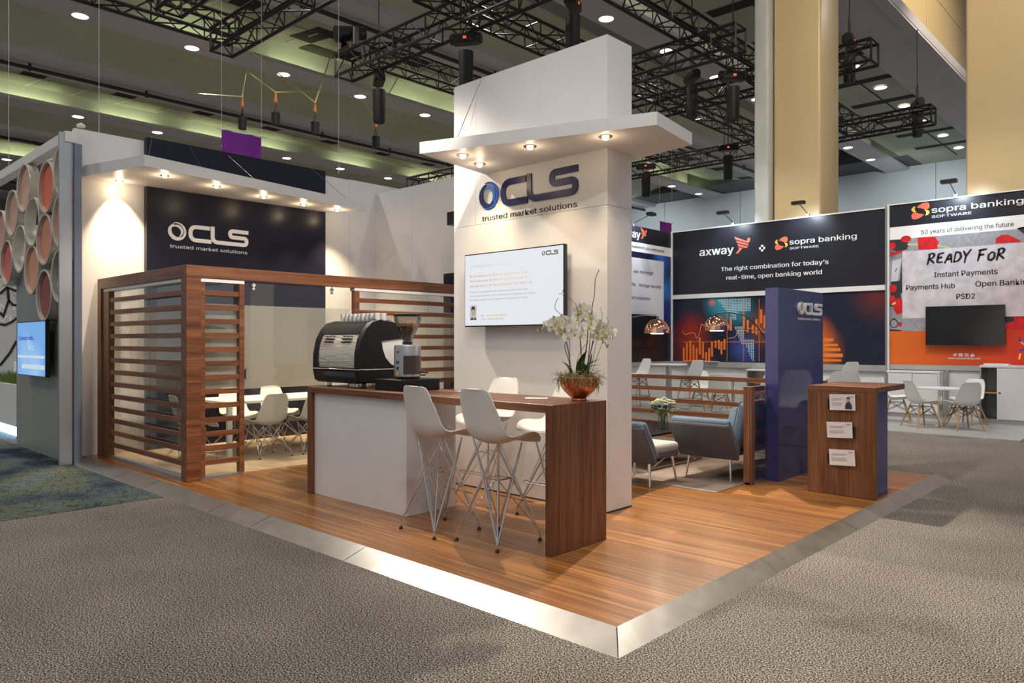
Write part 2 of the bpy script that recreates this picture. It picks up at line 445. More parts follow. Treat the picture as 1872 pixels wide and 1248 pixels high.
# ================================================================== OUR BOOTH
PZ = .06
struct('floor', MB().quad((-70, -15, 0), (14, -15, 0), (14, 52, 0), (-70, 52, 0)), M_carpet, smooth=0)
struct('floor_patterned_carpet', MB().box(-46, -7.73, -9, 3.04, .0, .004), M_blue, smooth=0)
struct('floor_platform', MB().box(-10.92, -2.30, 3.25, 9.42, .0, PZ), M_planks, smooth=0)
struct('floor_meeting_room', MB().box(-10.82, -8.16, 3.52, 7.98, PZ, PZ+.003), M_room_floor, smooth=0)
struct('floor_lounge_carpet', MB().box(-6.15, -3.62, 6.80, 9.38, PZ, PZ+.006), M_lounge, smooth=0)

def ramp(label, spans, vert):
    r = empty('ramp_edging', label, 'ramp', (0, 0, 0), 0, 'aluminium ramp edgings')
    for a, b in spans:
        m = MB(); g = .004
        if vert:   # along Y
            y0, y1 = a+g, b-g
            k0 = .2 if a < 3.1 else 0
            p = [(-2.15, y0, 0), (-2.15, y1, 0), (-2.30, y1, .064), (-2.30, y0+k0, .064)]
        else:
            x0, x1 = a+g, b-g
            k1 = .15 if b > -2.2 else 0
            p = [(x0, 3.05, 0), (x1, 3.05, 0), (x1-k1, 3.25, .064), (x0, 3.25, .064)]
        m.quad(*p); q = [(x, y, 0) for x, y, z in p]
        for i in range(4):
            j = (i+1) % 4
            try: m.quad(p[i], p[j], (p[j][0], p[j][1], -.002), (p[i][0], p[i][1], -.002))
            except ValueError: pass
        m.out('ramp_plate', M_ramp, r, smooth=0)
    return r
ramp('scuffed aluminium ramp edging along the wooden platform beside the slatted meeting room', [(-10.75, -9.2), (-9.2, -8.35), (-8.35, -6.75), (-6.75, -5.95), (-5.95, -4.55), (-4.55, -2.15)], False)
ramp('scuffed aluminium ramp edging along the wooden platform below the walnut kiosk', [(3.05, 6.5), (6.5, 7.75), (7.75, 9.55)], True)

# ---- white walls
w = MB(); w.box(-11.02, -10.92, 3.155, 6.95, 0, 4.40); w.box(-11.02, -10.92, 6.953, 7.45, 0, 4.39); w.box(-11.02, -10.92, 7.453, 9.2, 0, 4.40)
struct('wall_left', w, white, smooth=0)
w = MB(); w.box(-10.92, -9.9, 8.0, 8.1, 0, 4.22); w.box(-9.897, -8.8, 8.0, 8.1, 0, 4.22); w.box(-8.797, -6.3, 8.0, 8.1, 0, 4.22)
struct('wall_back', w, white, smooth=0)
thing('wall_panel', MB().box(-10.92, -10.82, 4.03, 6.905, PZ, 4.44, .002), navy_wall, 'tall navy wall panel rising behind the slatted meeting room', 'wall panel', smooth=0)
thing('wall_panel', MB().box(-9.0, -7.4, 7.93, 8.0, PZ, 2.67, .002), navy_wall, 'low navy wall panel half hidden behind the white tower', 'wall panel', smooth=0)
thing('sign_box', MB().box(-8.66, -7.9, 7.7, 8.0, 3.39, 3.59, .002), navy_wall, 'small navy box fixed high on the white back wall beside the tower', 'sign box', smooth=0)
logo('logo_sign', FY(4.312, 3.03, -10.82), .938, .012, [white_ink]*3, white_ink, 'cream logo sign with swirl emblem on the tall navy wall panel')

# ---- tower
tw = empty('display_tower', 'tall white display tower rising behind the walnut counter', 'tower', (-4.9, 5.54, PZ))
m = MB(); m.box(-5.902, -3.889, 5.35, 5.73, PZ, 2.79); m.box(-5.902, -5.57, 5.35, 5.73, 2.793, 4.30); m.box(-5.567, -3.889, 5.35, 5.73, 2.793, 4.30)
m.box(-5.89, -3.9, 5.36, 5.72, 2.7, 4.29)
m.out('column', white, None, smooth=0)
o = bpy.data.objects['column']; o.data.transform(Matrix.Translation((4.9, -5.54, -PZ))); o.parent = tw
m = MB(); m.box(-5.9, -3.887, 5.346, 5.734, PZ, PZ+.012); m.out('base_strip', black, None, smooth=0)
o = bpy.data.objects['base_strip']; o.data.transform(Matrix.Translation((4.9, -5.54, -PZ))); o.parent = tw
logo('logo_sign', FX(-5.507, 2.93, 5.35), 1.0, .016, [navy_paint, blue_paint, sky_paint], ink, 'dark blue logo sign with swirl emblem on the white tower')

spots = []
def canopy(name, label, poly, z0, z1, lamps, aims):
    c = Vector((sum(p[0] for p in poly)/len(poly), sum(p[1] for p in poly)/len(poly), z0))
    root = empty(name, label, 'canopy', c)
    MB().prism([(x-c.x, y-c.y) for x, y in poly], 0, z1-z0).out('canopy_slab', white, root, smooth=0)
    for (x, y), a in zip(lamps, aims):
        l = Vector((x-c.x, y-c.y, 0)); d = (Vector(a)-Vector((x, y, z0-.02))).normalized()
        m = MB(); m.lathe([(.030, .004), (.030, -.004), (.058, -.006), (.060, .004), (.030, .004)], 24, l)
        sp = m.out('spotlight_trim', gold_metal, root)
        m = MB(); m.lathe([(.0, -.034), (.016, -.031), (.026, -.020), (.030, -.004), (.030, .002), (0, .002)], 20, l)
        m.out('halogen_bulb', spot_lamp, sp)
        spots.append((Vector((x, y, z0-.05)), d))
    return root
canopy('wall_canopy', 'slanting white canopy with six spotlights on the navy wall panel', [(-10.92, 3.18), (-9.59, 3.544), (-10.256, 7.308), (-10.80, 6.905), (-10.82, 6.90), (-10.82, 4.03), (-10.92, 4.03)], 3.75, 3.89,
       [(-10.742, 3.645), (-9.954, 3.932), (-10.095, 4.693), (-10.31, 5.514), (-10.429, 6.255), (-10.458, 6.899)],
       [(-10.95, 3.72, 2.6), (-9.6, 4.6, .1), (-9.8, 4.9, .1), (-9.9, 5.7, .1), (-9.9, 6.3, .1), (-10.6, 7.2, .5)])
canopy('tower_canopy', 'slanting white canopy with four spotlights around the tower', [(-5.261, 4.345), (-3.191, 5.053), (-3.297, 5.783), (-3.885, 5.86), (-3.885, 5.35), (-5.42, 5.35)], 3.294, 3.400,
       [(-5.006, 4.646), (-5.135, 4.988), (-4.351, 4.842), (-3.682, 5.041)], [(-5.0, 5.2, 1.1), (-5.4, 5.3, 2.4), (-4.4, 5.3, 1.6), (-3.75, 5.25, 1.0)])
def cable(a, b, label, r=.004, mat_=None, name='steel_cable', cat='cable'):
    return thing(name, MB().tube([a, b], r, 6), mat_ or steel, label, cat, smooth=60)
cable((-5.2, 4.7, 3.40), onY(882, 140, 5.349), 'thin steel cable tying the tower canopy to the tower front')
for i, (a, b, wd) in enumerate((((-9.66, 3.62, 3.89), (-10.82, 4.10, 4.44), 'first'), ((-9.80, 4.35, 3.89), (-10.82, 4.62, 4.43), 'second'), ((-9.96, 5.2, 3.89), (-10.82, 5.2, 4.40), 'third'), ((-10.19, 6.9, 3.89), (-10.82, 6.65, 4.43), 'fourth'))):
    cable(a, b, 'thin steel cable holding the navy wall canopy, %s from the walnut corner post end' % wd)

# ---- television on tower
def tv(label, m, w, h, t, screen, name='television', mount=.05):
    r = empty(name, label, 'television', m.translation); L = Matrix.Translation(-m.translation) @ m
    b = MB(); b.box(0, w, 0, h, mount, mount+t-.004, .004, L); b.out('casing', black_gloss, r, smooth=0)
    e = .012; s = MB(); s.box(e, w-e, e, h-e, mount+t-.004, mount+t, 0, L); sc = s.out('screen', screen, r, smooth=0)
    b = MB(); b.box(w*.25, w*.75, h*.2, h*.8, 0, mount, .003, L); b.out('wall_mount', black_metal, r, smooth=0)
    return r, sc, L @ Matrix.Translation((0, 0, mount+t))
def P_screen(name, col, st):
    return P(name, (.04, .04, .045), .22, vary=0, emit=st, ecol=col)
scr_white = P_screen('white_slide_screen', (.80, .83, .88), .92)
TVY = 5.349
r, sc, L = tv('wall television showing a white slide on the tower', FX(-5.632, 1.73, TVY), 1.332, .745, .05, scr_white)
t = MB(); lines = [('Join the CLS session at Sibos 2017', .085, .60, .52, .030, 0), ]
text(t, 'Join the CLS session at Sibos 2017', L @ Matrix.Translation((.085, .605, 0)), .55, .034, mi=0)
def blocks(x, y, w, h, mi):      # type too faint to read on the screen: word-length strokes
    e = x
    while e < x+w:
        k = min(random.uniform(.02, .075), x+w-e); t.box(e, e+k, y, y+h, .0015, .002, 0, L, mi); e += k+.012
for i in range(3): blocks(.085, .505-.05*i, (.80, .79, .86)[i], .018, 1)
for i, s in enumerate(('This session will ask whether recent geopolitical developments in Europe', 'and the United States mark a halt to the long process of globalisation, and assesses', 'the threats and opportunities that rapid new rules might present to FMIs.')):
    text(t, s, L @ Matrix.Translation((.085, .345-.04*i, 0)), (.80, .90, .80)[i], .024, mi=2)
text(t, 'Date:', L @ Matrix.Translation((.25, .105, 0)), .05, .02, mi=2); text(t, 'Venue:', L @ Matrix.Translation((.25, .07, 0)), .065, .02, mi=2)
blocks(.34, .105, .28, .012, 1); blocks(.34, .07, .22, .012, 1)
def mini_logo(t, m, s, mi, d=.001):
    M2 = scale_m(m, s); w = .062
    for a in ((100, 325, .122, .056, .126, .137), (112, -128, .14, .034, .14, .14), (152, -72, .096, .040, .138, .147)): crescent(t, a[4], a[5], a[2], a[3], a[0], a[1], 0, d, M2, mi, 14)
    t.ribbon(rounded([(.652, .238), (.345, .238), (.345, .031), (.676, .031)], .11, 4), w, 0, d, M2, mi)
    t.ribbon(rounded([(.697, .276), (.697, .031), (.962, .031)], .09, 4), w, 0, d, M2, mi)
    t.ribbon(rounded([(1.296, .238), (.985, .238), (.985, .138), (1.265, .138), (1.265, .031), (.962, .031)], .07, 4), w, 0, d, M2, mi)
mini_logo(t, L @ Matrix.Translation((1.065, .655, .001)), .155, 3)
t.out('slide_lettering', [pale_ink, P('faint_slide_ink', (.66, .66, .70), .5), P('slate_slide_ink', (.30, .31, .42), .5), P('dark_slide_ink', (.05, .05, .07), .5)], sc, smooth=0)
pt = MB(); A = L @ Matrix.Translation((.085, .07, .001))
pt.prism([(0, 0), (.10, 0), (.10, .15), (0, .15)], 0, .0005, A, 0)
pt.prism([(.005, 0), (.022, .022), (.04, .03), (.055, .0), (.07, .028), (.088, .018), (.095, 0)], .0005, .001, A, 1)
pt.prism([(.034+.024*cos(a), .088+.038*sin(a)) if 0 else (.05+.026*cos(a), .082+.040*sin(a)) for a in [2*pi*i/20 for i in range(20)]], .001, .0015, A, 2)
pt.prism([(.024, .085), (.022, .115), (.032, .135), (.05, .142), (.07, .135), (.078, .112), (.076, .09), (.068, .108), (.04, .108), (.03, .1)], .0015, .002, A, 1)
pt.out('portrait_picture', [P('portrait_ground', (.62, .70, .80), .5), P('portrait_dark', (.03, .035, .06), .5), P('portrait_tone', (.50, .44, .42), .5)], sc, smooth=0)

# ---- counter
ct = empty('bar_counter', 'long walnut bar counter with white cupboard and waterfall ends', 'counter', (-5.0, 4.32, PZ))
T = Matrix.Translation((5.0, -4.32, -PZ))
def cpart(n, a, mt, b=.003):
    m = MB(); m.box(*a, b, T); return m.out(n, mt, ct, smooth=0)
cpart('worktop', (-6.53, -3.45, 4.0, 4.64, 1.07, 1.13), wood_x)
cpart('end_panel', (-3.45, -3.38, 4.0, 4.64, PZ, 1.13), wood_z); cpart('end_panel', (-6.60, -6.53, 4.0, 4.64, PZ, 1.13), wood_z)
cpart('cupboard', (-6.53, -5.07, 4.04, 4.62, PZ, 1.068), white)

# ---- timber frame of the meeting room
fr = empty('timber_frame', 'walnut frame of corner posts and beams around the meeting room', 'frame', (-8.1, 3.48, PZ))
T = Matrix.Translation((8.1, -3.48, -PZ))
def fpart(n, a, mt):
    m = MB(); m.box(*a, .002, T); return m.out(n, mt, fr, smooth=0)
fpart('corner_post', (-8.17, -8.03, 3.40, 3.56, PZ, 2.275), wood_y)
fpart('end_post', (-10.82, -10.69, 3.40, 3.56, PZ, 2.275), wood_z)
fpart('beam', (-10.82, -8.17, 3.40, 3.56, 2.275, 2.41), wood_x)
fpart('beam', (-8.17, -8.03, 3.40, 8.0, 2.275, 2.41), wood_y)
SL = [2.116-.156*i for i in range(13)]
def screen(label, along, a0, a1, stiles, base, gl, track=True, pane_split=None):
    """slatted screen: along 'x' at y=base or along 'y' at x=base; gl = glass offset"""
    c = (Vector(((a0+a1)/2, base, PZ)) if along == 'x' else Vector((base, (a0+a1)/2, PZ)))
    r = empty('slatted_screen', label, 'screen', c); T = Matrix.Translation(-c)
    def bx(n, p0, p1, d0, d1, z0, z1, mt, bev=.0015):
        m = MB()
        if along == 'x': m.box(p0, p1, base+d0, base+d1, z0, z1, bev, T)
        else: m.box(base-d1, base-d0, p0, p1, z0, z1, bev, T)
        return m.out(n, mt, r, smooth=0)
    for s0, s1 in stiles: bx('stile', s0, s1, 0, .07, PZ+.035, 2.24, wood_z if along == 'x' else wood_y)
    for z in SL: bx('slat', a0+.02, a1-.02 if along == 'x' else a1-.03, .01, .04, z-.0285, z+.0285, wood_x if along == 'x' else wood_y)
    bx('floor_rail', a0, a1, .02, .10, PZ, PZ+.035, alu)
    if track: bx('track', a0, a1, -.002, .10, 2.235, 2.273, white_metal)
    sp = pane_split or (a0+a1)/2
    ed = [a0, sp, a1] if pane_split else [a0, a1]
    for p0, p1 in zip(ed, ed[1:]):
        g = bx('glass_pane', p0+.004, p1-.004, gl, gl+.008, PZ+.03, 2.25, glass, 0)
        m = MB()
        if along == 'x': m.quad((p0+.006, base+gl+.010, 1.03), (p1-.006, base+gl+.010, 1.03), (p1-.006, base+gl+.010, 2.0), (p0+.006, base+gl+.010, 2.0))
        else: m.quad((base-gl-.010, p0+.006, 1.03), (base-gl-.010, p1-.006, 1.03), (base-gl-.010, p1-.006, 2.0), (base-gl-.010, p0+.006, 2.0))
        m._tf(list(m.bm.verts), T); m.out('frosted_band', frost, g, smooth=0)
    return r
screen('long slatted walnut screen with glass facing the patterned carpet', 'x', -10.65, -8.17, [(-10.65, -10.46)], 3.42, .07, True, -9.28)
screen('narrow slatted walnut screen with glass beside the corner post', 'y', 3.562, 4.064, [(3.562, 3.61), (4.004, 4.064)], -8.04, .07)
screen('slatted walnut screen with glass behind the coffee machine and grinder', 'y', 5.561, 7.98, [(5.561, 5.637)], -8.04, .07, True, 6.85)
dr = empty('glass_door', 'frosted sliding glass door of the meeting room', 'door', (-8.15, 4.8, PZ)); T = Matrix.Translation((8.15, -4.8, -PZ))
m = MB(); m.box(-8.159, -8.15, 4.05, 5.56, PZ+.01, 2.26, 0, T); m.out('glass_pane', glass, dr, smooth=0)
m = MB(); m.quad(*[T @ Vector(p) for p in ((-8.162, 4.05, 1.03), (-8.162, 5.56, 1.03), (-8.162, 5.56, 2.0), (-8.162, 4.05, 2.0))]); m.out('frosted_band', frost, dr, smooth=0)
m = MB()
m.box(-8.15, -8.135, 4.085, 4.10, 1.13, 1.27, .002, T); m.box(-8.15, -8.135, 4.13, 4.145, 1.13, 1.27, .002, T); m.box(-8.15, -8.135, 4.085, 4.145, 1.125, 1.145, .002, T); m.box(-8.15, -8.135, 4.085, 4.145, 1.255, 1.275, .002, T)
h = m.out('pull_handle', alu, dr, smooth=0)
m = MB(); m.box(-8.148, -8.145, 4.10, 4.13, 1.145, 1.255, 0, T); m.out('recess', black, h, smooth=0)
for y in (4.22, 5.28):
    m = MB(); m.cyl((-8.13, y, 2.20), (-8.13, y, 2.275), .008, n=10); m.cyl((-8.15, y, 2.235), (-8.115, y, 2.235), .020); m.cyl((-8.15, y, 2.195), (-8.12, y, 2.195), .015)
    m._tf(list(m.bm.verts), T); m.out('roller_hanger', chrome, dr)

# ---- shell chairs
def shell_mb(edge=.0):
    st = [(.235, -.030, .195), (.222, -.008, .212), (.18, .004, .222), (.10, -.004, .230), (.0, -.020, .234), (-.09, -.020, .234), (-.150, .010, .232), (-.185, .065, .226), (-.205, .14, .217), (-.222, .22, .205), (-.240, .30, .188), (-.256, .36, .166), (-.264, .385, .145), (-.269, .397, .11)]
    def cr(a, b, c, d, t): return tuple(.5*((2*b[k])+(-a[k]+c[k])*t+(2*a[k]-5*b[k]+4*c[k]-d[k])*t*t+(-a[k]+3*b[k]-3*c[k]+d[k])*t**3) for k in range(3))
    S2 = []
    for i in range(len(st)-1):
        a = st[max(i-1, 0)]; d = st[min(i+2, len(st)-1)]
        for j in range(3): S2.append(cr(a, st[i], st[i+1], d, j/3))
    S2.append(st[-1]); P_ = []
    nu = 12
    for i, (y, z, w) in enumerate(S2):
        a = S2[max(i-1, 0)]; b = S2[min(i+1, len(S2)-1)]
        ty, tz = b[0]-a[0], b[1]-a[1]; l = math.hypot(ty, tz) or 1
        ny, nz = tz/l, -ty/l       # towards the sitter
        if nz < 0 and i < 12: ny, nz = -ny, -nz
        if i > 14 and ny < 0: ny, nz = -ny, -nz
        f = i/(len(S2)-1)
        k = .055*sin(pi*min(1, f*1.25+.06))+.012
        row = []
        for j in range(nu+1):
            u = -1+2*j/nu; lift = k*abs(u)**2.6
            row.append((u*w*(1-.03*abs(u)**3), y+ny*lift, z+nz*lift))
        P_.append(row)
    m = MB(); m.grid(P_); return m
def make_chair(name, label, cat, seat, base):
    r = empty(name, label, cat, (0, 0, 0))
    m = shell_mb(); bmesh.ops.translate(m.bm, verts=list(m.bm.verts), vec=(0, 0, seat))
    m.out('seat_shell', white_gloss, r, smooth=60, solid=.009)
    zt = seat-.035; fx = .225 if seat > .6 else .235
    if base == 'wire':
        feet = [(sx*fx, sy*fx+.0, .022) for sx, sy in ((-1, -1), (1, -1), (1, 1), (-1, 1))]
        mx = .125; tops = [(sx*mx, sy*mx, zt) for sx, sy in ((-1, -1), (1, -1), (1, 1), (-1, 1))]
        zi = seat*.62; ii = .07; inner = [(sx*ii, sy*ii, zi) for sx, sy in ((-1, -1), (1, -1), (1, 1), (-1, 1))]
        rr = .0055
        for i in range(4):
            m = MB(); f = Vector(feet[i])
            for k in (i-1, (i+1) % 4):
                tp = Vector(tops[k]); m.tube([f, f+Vector((0, 0, .03)), tp.lerp(f, .03), tp+Vector((0, 0, .012))], rr, 6)
            m.tube([f+Vector((0, 0, .01)), f+Vector((0, 0, .05)), Vector(inner[i]), Vector(inner[i]).lerp(Vector(tops[i]), .97), Vector(tops[i])], rr*.9, 6)
            m.tube([f+Vector((0, 0, .05)), Vector(inner[i-1])], rr*.8, 6) if seat > .6 else None
            m.cyl(f-Vector((0, 0, .004)), f+Vector((0, 0, .03)), .007, n=8)
            lg = m.out('leg', chrome, r, smooth=60)
            m = MB(); m.lathe([(.016, -.022), (.017, -.014), (.009, -.002), (.006, .004)], 12, f); m.out('foot_glide', black, lg)
        m = MB(); m.tube([Vector(p) for p in inner], rr, 6, closed=True)
        m.out('inner_ring', chrome, r, smooth=60)
        if seat > .6:
            m = MB(); zb = .30; q = .155
            m.tube([(-q-.04, q+.01, zb), (q+.04, q+.01, zb)], rr, 6); m.tube([(-q-.03, q+.045, zb-.012), (q+.03, q+.045, zb-.012)], rr, 6)
            m.tube([(-q-.04, q+.01, zb), (-q-.03, q+.045, zb-.012)], rr, 6); m.tube([(q+.04, q+.01, zb), (q+.03, q+.045, zb-.012)], rr, 6)
            m.out('footrest', chrome, r, smooth=60)
    else:
        sx0 = .10; fx = .24 if seat < .6 else .225
        for sx, sy in ((-1, -1), (1, -1), (1, 1), (-1, 1)):
            m = MB(); m.cyl((sx*fx, sy*fx, .0), (sx*.13, sy*.12, zt-.02), .011, .018, 12); m.out('leg', beech, r)
        m = MB(); z1 = zt-.03; z0 = z1-.16
        def at_z(sx, sy, z):
            t = z/(zt-.02); return Vector((sx*(fx+(.13-fx)*t), sy*(fx+(.12-fx)*t), z))
        cs = [(-1, -1), (1, -1), (1, 1), (-1, 1)]
        for i in range(4):
            a, b = cs[i], cs[(i+1) % 4]
            m.tube([at_z(*a, z0), at_z(*b, z1)], .005, 6); m.tube([at_z(*b, z0), at_z(*a, z1)], .005, 6); m.tube([at_z(*a, z1), at_z(*b, z1)], .005, 6)
            m.tube([at_z(*a, z1), (a[0]*.12, a[1]*.11, zt+.02)], .008, 6)
        m.out('wire_brace', black_metal, r, smooth=60)
        if seat > .6:
            m = MB(); rad = at_z(1, 1, .27).length and math.hypot(at_z(1, 1, .27).x, at_z(1, 1, .27).y)
            m.tube([(rad*cos(2*pi*i/32), rad*sin(2*pi*i/32), .27) for i in range(32)], .007, 6, closed=True); m.out('foot_ring', black_metal, r, smooth=60)
    return r
bar_wire = make_chair('bar_stool', '', 'bar stool', .77, 'wire')
G = 'white shell bar stools around the walnut counter'
place(bar_wire, 0, (-4.55, 3.97, PZ), radians(-4), 'white shell bar stool with wire legs before the counter, next to the white cupboard', G)
place(bar_wire, 1, (-3.965, 4.05, PZ), radians(-2), 'white shell bar stool with wire legs before the counter, next to the walnut end panel', G)
place(bar_wire, 1, (-5.0, 4.97, PZ), radians(182), 'white shell bar stool between counter and tower, below the television', G)
place(bar_wire, 1, (-4.2, 4.98, PZ), radians(178), 'white shell bar stool between counter and tower, behind the orchid bowl', G)
place(bar_wire, 1, (-3.14, 8.78, PZ), radians(178), 'white shell bar stool standing behind the walnut kiosk beside the navy pillar')
low_wire = make_chair('side_chair', '', 'chair', .44, 'wire')
G = 'white shell chairs around the meeting table'
place(low_wire, 0, (-9.12, 4.92, PZ), radians(92), 'white shell chair with wire legs behind the glass door, closest to the table leg', G)
place(low_wire, 1, (-9.10, 5.56, PZ), radians(88), 'white shell chair with wire legs seen through the glass door, beside the counter edge', G)
place(low_wire, 1, (-9.10, 6.22, PZ), radians(91), 'white shell chair with wire legs at the meeting table, hidden beyond the counter', G)
place(low_wire, 1, (-10.28, 5.1, PZ), radians(-90), 'white shell chair on the navy wall side of the meeting table, opposite the glass door', G)
place(low_wire, 1, (-10.28, 5.75, PZ), radians(-88), 'white shell chair on the navy wall side of the meeting table, behind the coffee machine', G)
place(low_wire, 1, (-9.55, 4.12, PZ), radians(-6), 'white shell chair at the end of the meeting table behind the narrow slatted screen', G)
tb = empty('meeting_table', 'white rectangular meeting table inside the slatted room', 'table', (-9.62, 5.8, PZ))
m = MB(); m.box(-.48, .48, -1.42, 1.42, .71, .745, .003); m.out('tabletop', white, tb, smooth=0)
for sx in (-1, 1):
    for sy in (-1, 1):
        m = MB(); m.box(sx*.43-.03, sx*.43+.03, sy*1.36-.03, sy*1.36+.03, 0, .71, .002); m.out('leg', white_metal, tb, smooth=0)

# ---- coffee machine
cm = empty('coffee_machine', 'black espresso machine with steel back panel on the counter', 'coffee machine', (-6.27, 4.33, 1.13))
T = Matrix.Translation((6.27, -4.33, -1.13))
prof = [(4.14, 1.215), (4.12, 1.30), (4.125, 1.45), (4.155, 1.60), (4.20, 1.69), (4.26, 1.745), (4.34, 1.765), (4.50, 1.745), (4.58, 1.70), (4.61, 1.63), (4.61, 1.215)]
m = MB()
def yz_prism(m, poly, x0, x1, mi=0):
    M = Matrix(((0, 0, 1, 0), (1, 0, 0, 0), (0, 1, 0, 0), (0, 0, 0, 1)))
    m.prism(poly, x0, x1, T @ M, mi); return m
yz_prism(m, prof, -6.58, -5.94); m.out('body', black_satin, cm, smooth=25)
side = [(4.125, 1.19), (4.10, 1.30), (4.105, 1.46), (4.135, 1.60), (4.19, 1.70), (4.26, 1.765), (4.35, 1.79), (4.50, 1.775), (4.60, 1.735), (4.645, 1.67), (4.65, 1.615), (4.50, 1.60), (4.37, 1.585), (4.385, 1.50), (4.42, 1.42), (4.48, 1.36), (4.56, 1.325), (4.66, 1.32), (4.665, 1.19)]
for x0, x1 in ((-6.66, -6.58), (-5.94, -5.865)):
    m = MB(); yz_prism(m, side, x0, x1)
    sp = m.out('side_panel', black_satin, cm, smooth=30)
    m = MB(); yz_prism(m, [(4.372, 1.585), (4.385, 1.50), (4.42, 1.42), (4.48, 1.36), (4.56, 1.325), (4.65, 1.32), (4.65, 1.61)], x0+.012, x1-.012); m.out('inner_panel', white_metal, sp, smooth=0)
# rear mirror panel facing the aisle
t = NT('rippled_steel_sheet'); t.set(Metallic=.75, Roughness=.24, Base_Color=(.80, .74, .62))
t.bump(t.noise(t.coord((2.2, 9, 16)), 1.6, 3, .55, dist=.8), .45, .02)
m = MB(); P_ = [[T @ Vector((-6.575+.63*i/10, y, z)) for i in range(11)] for y, z in ((4.118, 1.325), (4.112, 1.40), (4.118, 1.48), (4.135, 1.56), (4.158, 1.62), (4.172, 1.65))]
m.grid(P_); bp = m.out('back_panel', t.m, cm, smooth=60, solid=.004)
sl = MB()
for bx in (-6.50, -6.20):
    for i in range(3): sl.box(bx+.06*i, bx+.06*i+.035, 4.150, 4.160, 1.628, 1.634, 0, T)
    for rz in (1.606, 1.577):
        for i in range(9): sl.box(bx+.018*i, bx+.018*i+.011, 4.128 if rz < 1.59 else 4.139, 4.16, rz-.0055, rz+.0055, 0, T)
sl.out('vent_slots', black, bp, smooth=0)
lg = MB(); text(lg, 'DALLA', T @ FX(-6.36, 1.44, 4.106), .17, .022, bold=.02) if 0 else None
m = MB(); m.box(-6.60, -5.92, 4.10, 4.64, 1.175, 1.30, .02, T, seg=3); m.out('base_tray', black_gloss, cm, smooth=40)
m = MB(); m.box(-6.66, -5.86, 4.095, 4.66, 1.305, 1.315, .002, T); m.out('chrome_strip', chrome, cm, smooth=0)
m = MB()
for i in range(34):
    x = -6.565+i*.0185
    m.tube([T @ Vector((x, y, z)) for y, z in ((4.165, 1.655), (4.19, 1.70), (4.235, 1.745), (4.30, 1.772), (4.34, 1.776))], .0065, 5)
m.out('ribbed_cup_rail', charcoal, cm, smooth=60)
m = MB(); m.box(-6.56, -5.96, 4.34, 4.56, 1.762, 1.772, .002, T); m.tube([T @ Vector(p) for p in ((-5.95, 4.3, 1.80), (-5.95, 4.55, 1.79))], .006, 6); m.out('cup_tray', steel, cm, smooth=40)
for x in (-6.48, -5.99):
    for y in (4.18, 4.58):
        m = MB(); m.cyl(T @ Vector((x, y, 1.13)), T @ Vector((x, y, 1.178)), .024, .024, 16); m.cyl(T @ Vector((x, y, 1.13)), T @ Vector((x, y, 1.140)), .030, .028, 16, mi=1); m.out('foot', [chrome, black], cm)
for x in (-6.38, -6.08):
    m = MB(); m.cyl(T @ Vector((x, 4.62, 1.46)), T @ Vector((x, 4.62, 1.58)), .036, .04, 20); m.cyl(T @ Vector((x, 4.64, 1.45)), T @ Vector((x, 4.80, 1.42)), .012, .016, 10, mi=1); m.out('group_head', [chrome, black], cm)
m = MB(); m.cyl(T @ Vector((-6.2, 4.35, 1.13)), T @ Vector((-6.2, 4.35, 1.175)), .12, .12, 24); m.out('drain_tray', steel, cm)
# ---- grinder on its knock box
thing('knock_box', MB().box(-5.66, -5.27, 4.14, 4.60, 1.13, 1.235, .006), black_satin, 'black knock box drawer under the coffee grinder', 'box', smooth=0)
gr = empty('coffee_grinder', 'silver coffee grinder with bean hopper on the black knock box', 'coffee grinder', (-5.43, 4.34, 1.235), radians(-43))
m = MB(); m.lathe([(.12, .018), (.124, .024), (.124, .30), (.118, .312), (.05, .316), (.0, .316)], 40); m.lathe([(.10, 0), (.11, .004), (.112, .018), (.10, .02)], 30, mi=1)
gb = m.out('body', [P('silver_grinder_paint', (.46, .47, .48), .28, metal=.8, vary=.03), black], gr, smooth=30)
m = MB()
P_ = [[(.1255*cos(a), .1255*sin(a), z) for a in [radians(-13+131*i/16) for i in range(17)]] for z in (.045, .215)]
m.grid(P_); m.out('front_plate', P('bronze_smoked_plate', (.075, .055, .045), .25, metal=.3), gr, smooth=60, solid=.003)
m = MB()
def gp(a, z, r=.1262): return Vector((r*cos(radians(a)), r*sin(radians(a)), z))
for a, z, w_, h_, mi in ((-41, .10, .020, .028, 0), (-41, .045, .034, .026, 1), (-41, .25, .024, .010, 0)):
    c = gp(a, z); q = Matrix.Translation(c) @ Matrix.Rotation(radians(a+90), 4, 'Z')
    m.box(-w_/2, w_/2, -.003, .003, -h_/2, h_/2, .001, q, mi)
c = gp(-41, .155); q = Matrix.Translation(c) @ Matrix.Rotation(radians(49), 4, 'Z') @ Matrix.Rotation(pi/2, 4, 'X')
m.lathe([(.011, -.002), (.015, -.002), (.015, .003), (.011, .003), (.011, -.002)], 20, mi=0, m=q)
m.out('controls', [black, P('amber_sticker', (.80, .42, .03), .4)], gr, smooth=0)
m = MB(); m.lathe([(.034, .314), (.036, .335), (.044, .355), (.075, .42), (.108, .49), (.124, .545), (.128, .585), (.126, .585), (.122, .545), (.105, .49), (.072, .42), (.041, .356), (.034, .337)], 40)
hp = m.out('hopper', smoke_glass, gr, smooth=60)
m = MB(); m.lathe([(.0, .345), (.038, .357), (.070, .42), (.098, .478), (.094, .486), (.05, .478), (0, .49)], 32)
bn = NT('roasted_coffee_beans'); bn.set(Roughness=.4); vo = bn.add('ShaderNodeTexVoronoi'); vo.inputs['Scale'].default_value = 90; bn.ln(bn.coord(), vo.inputs[0])
bn.base(bn.ramp(vo.outputs[0], [(.1, (.16, .055, .02)), (.6, (.05, .016, .006))])); bn.bump(vo.outputs[0], .8, .01)
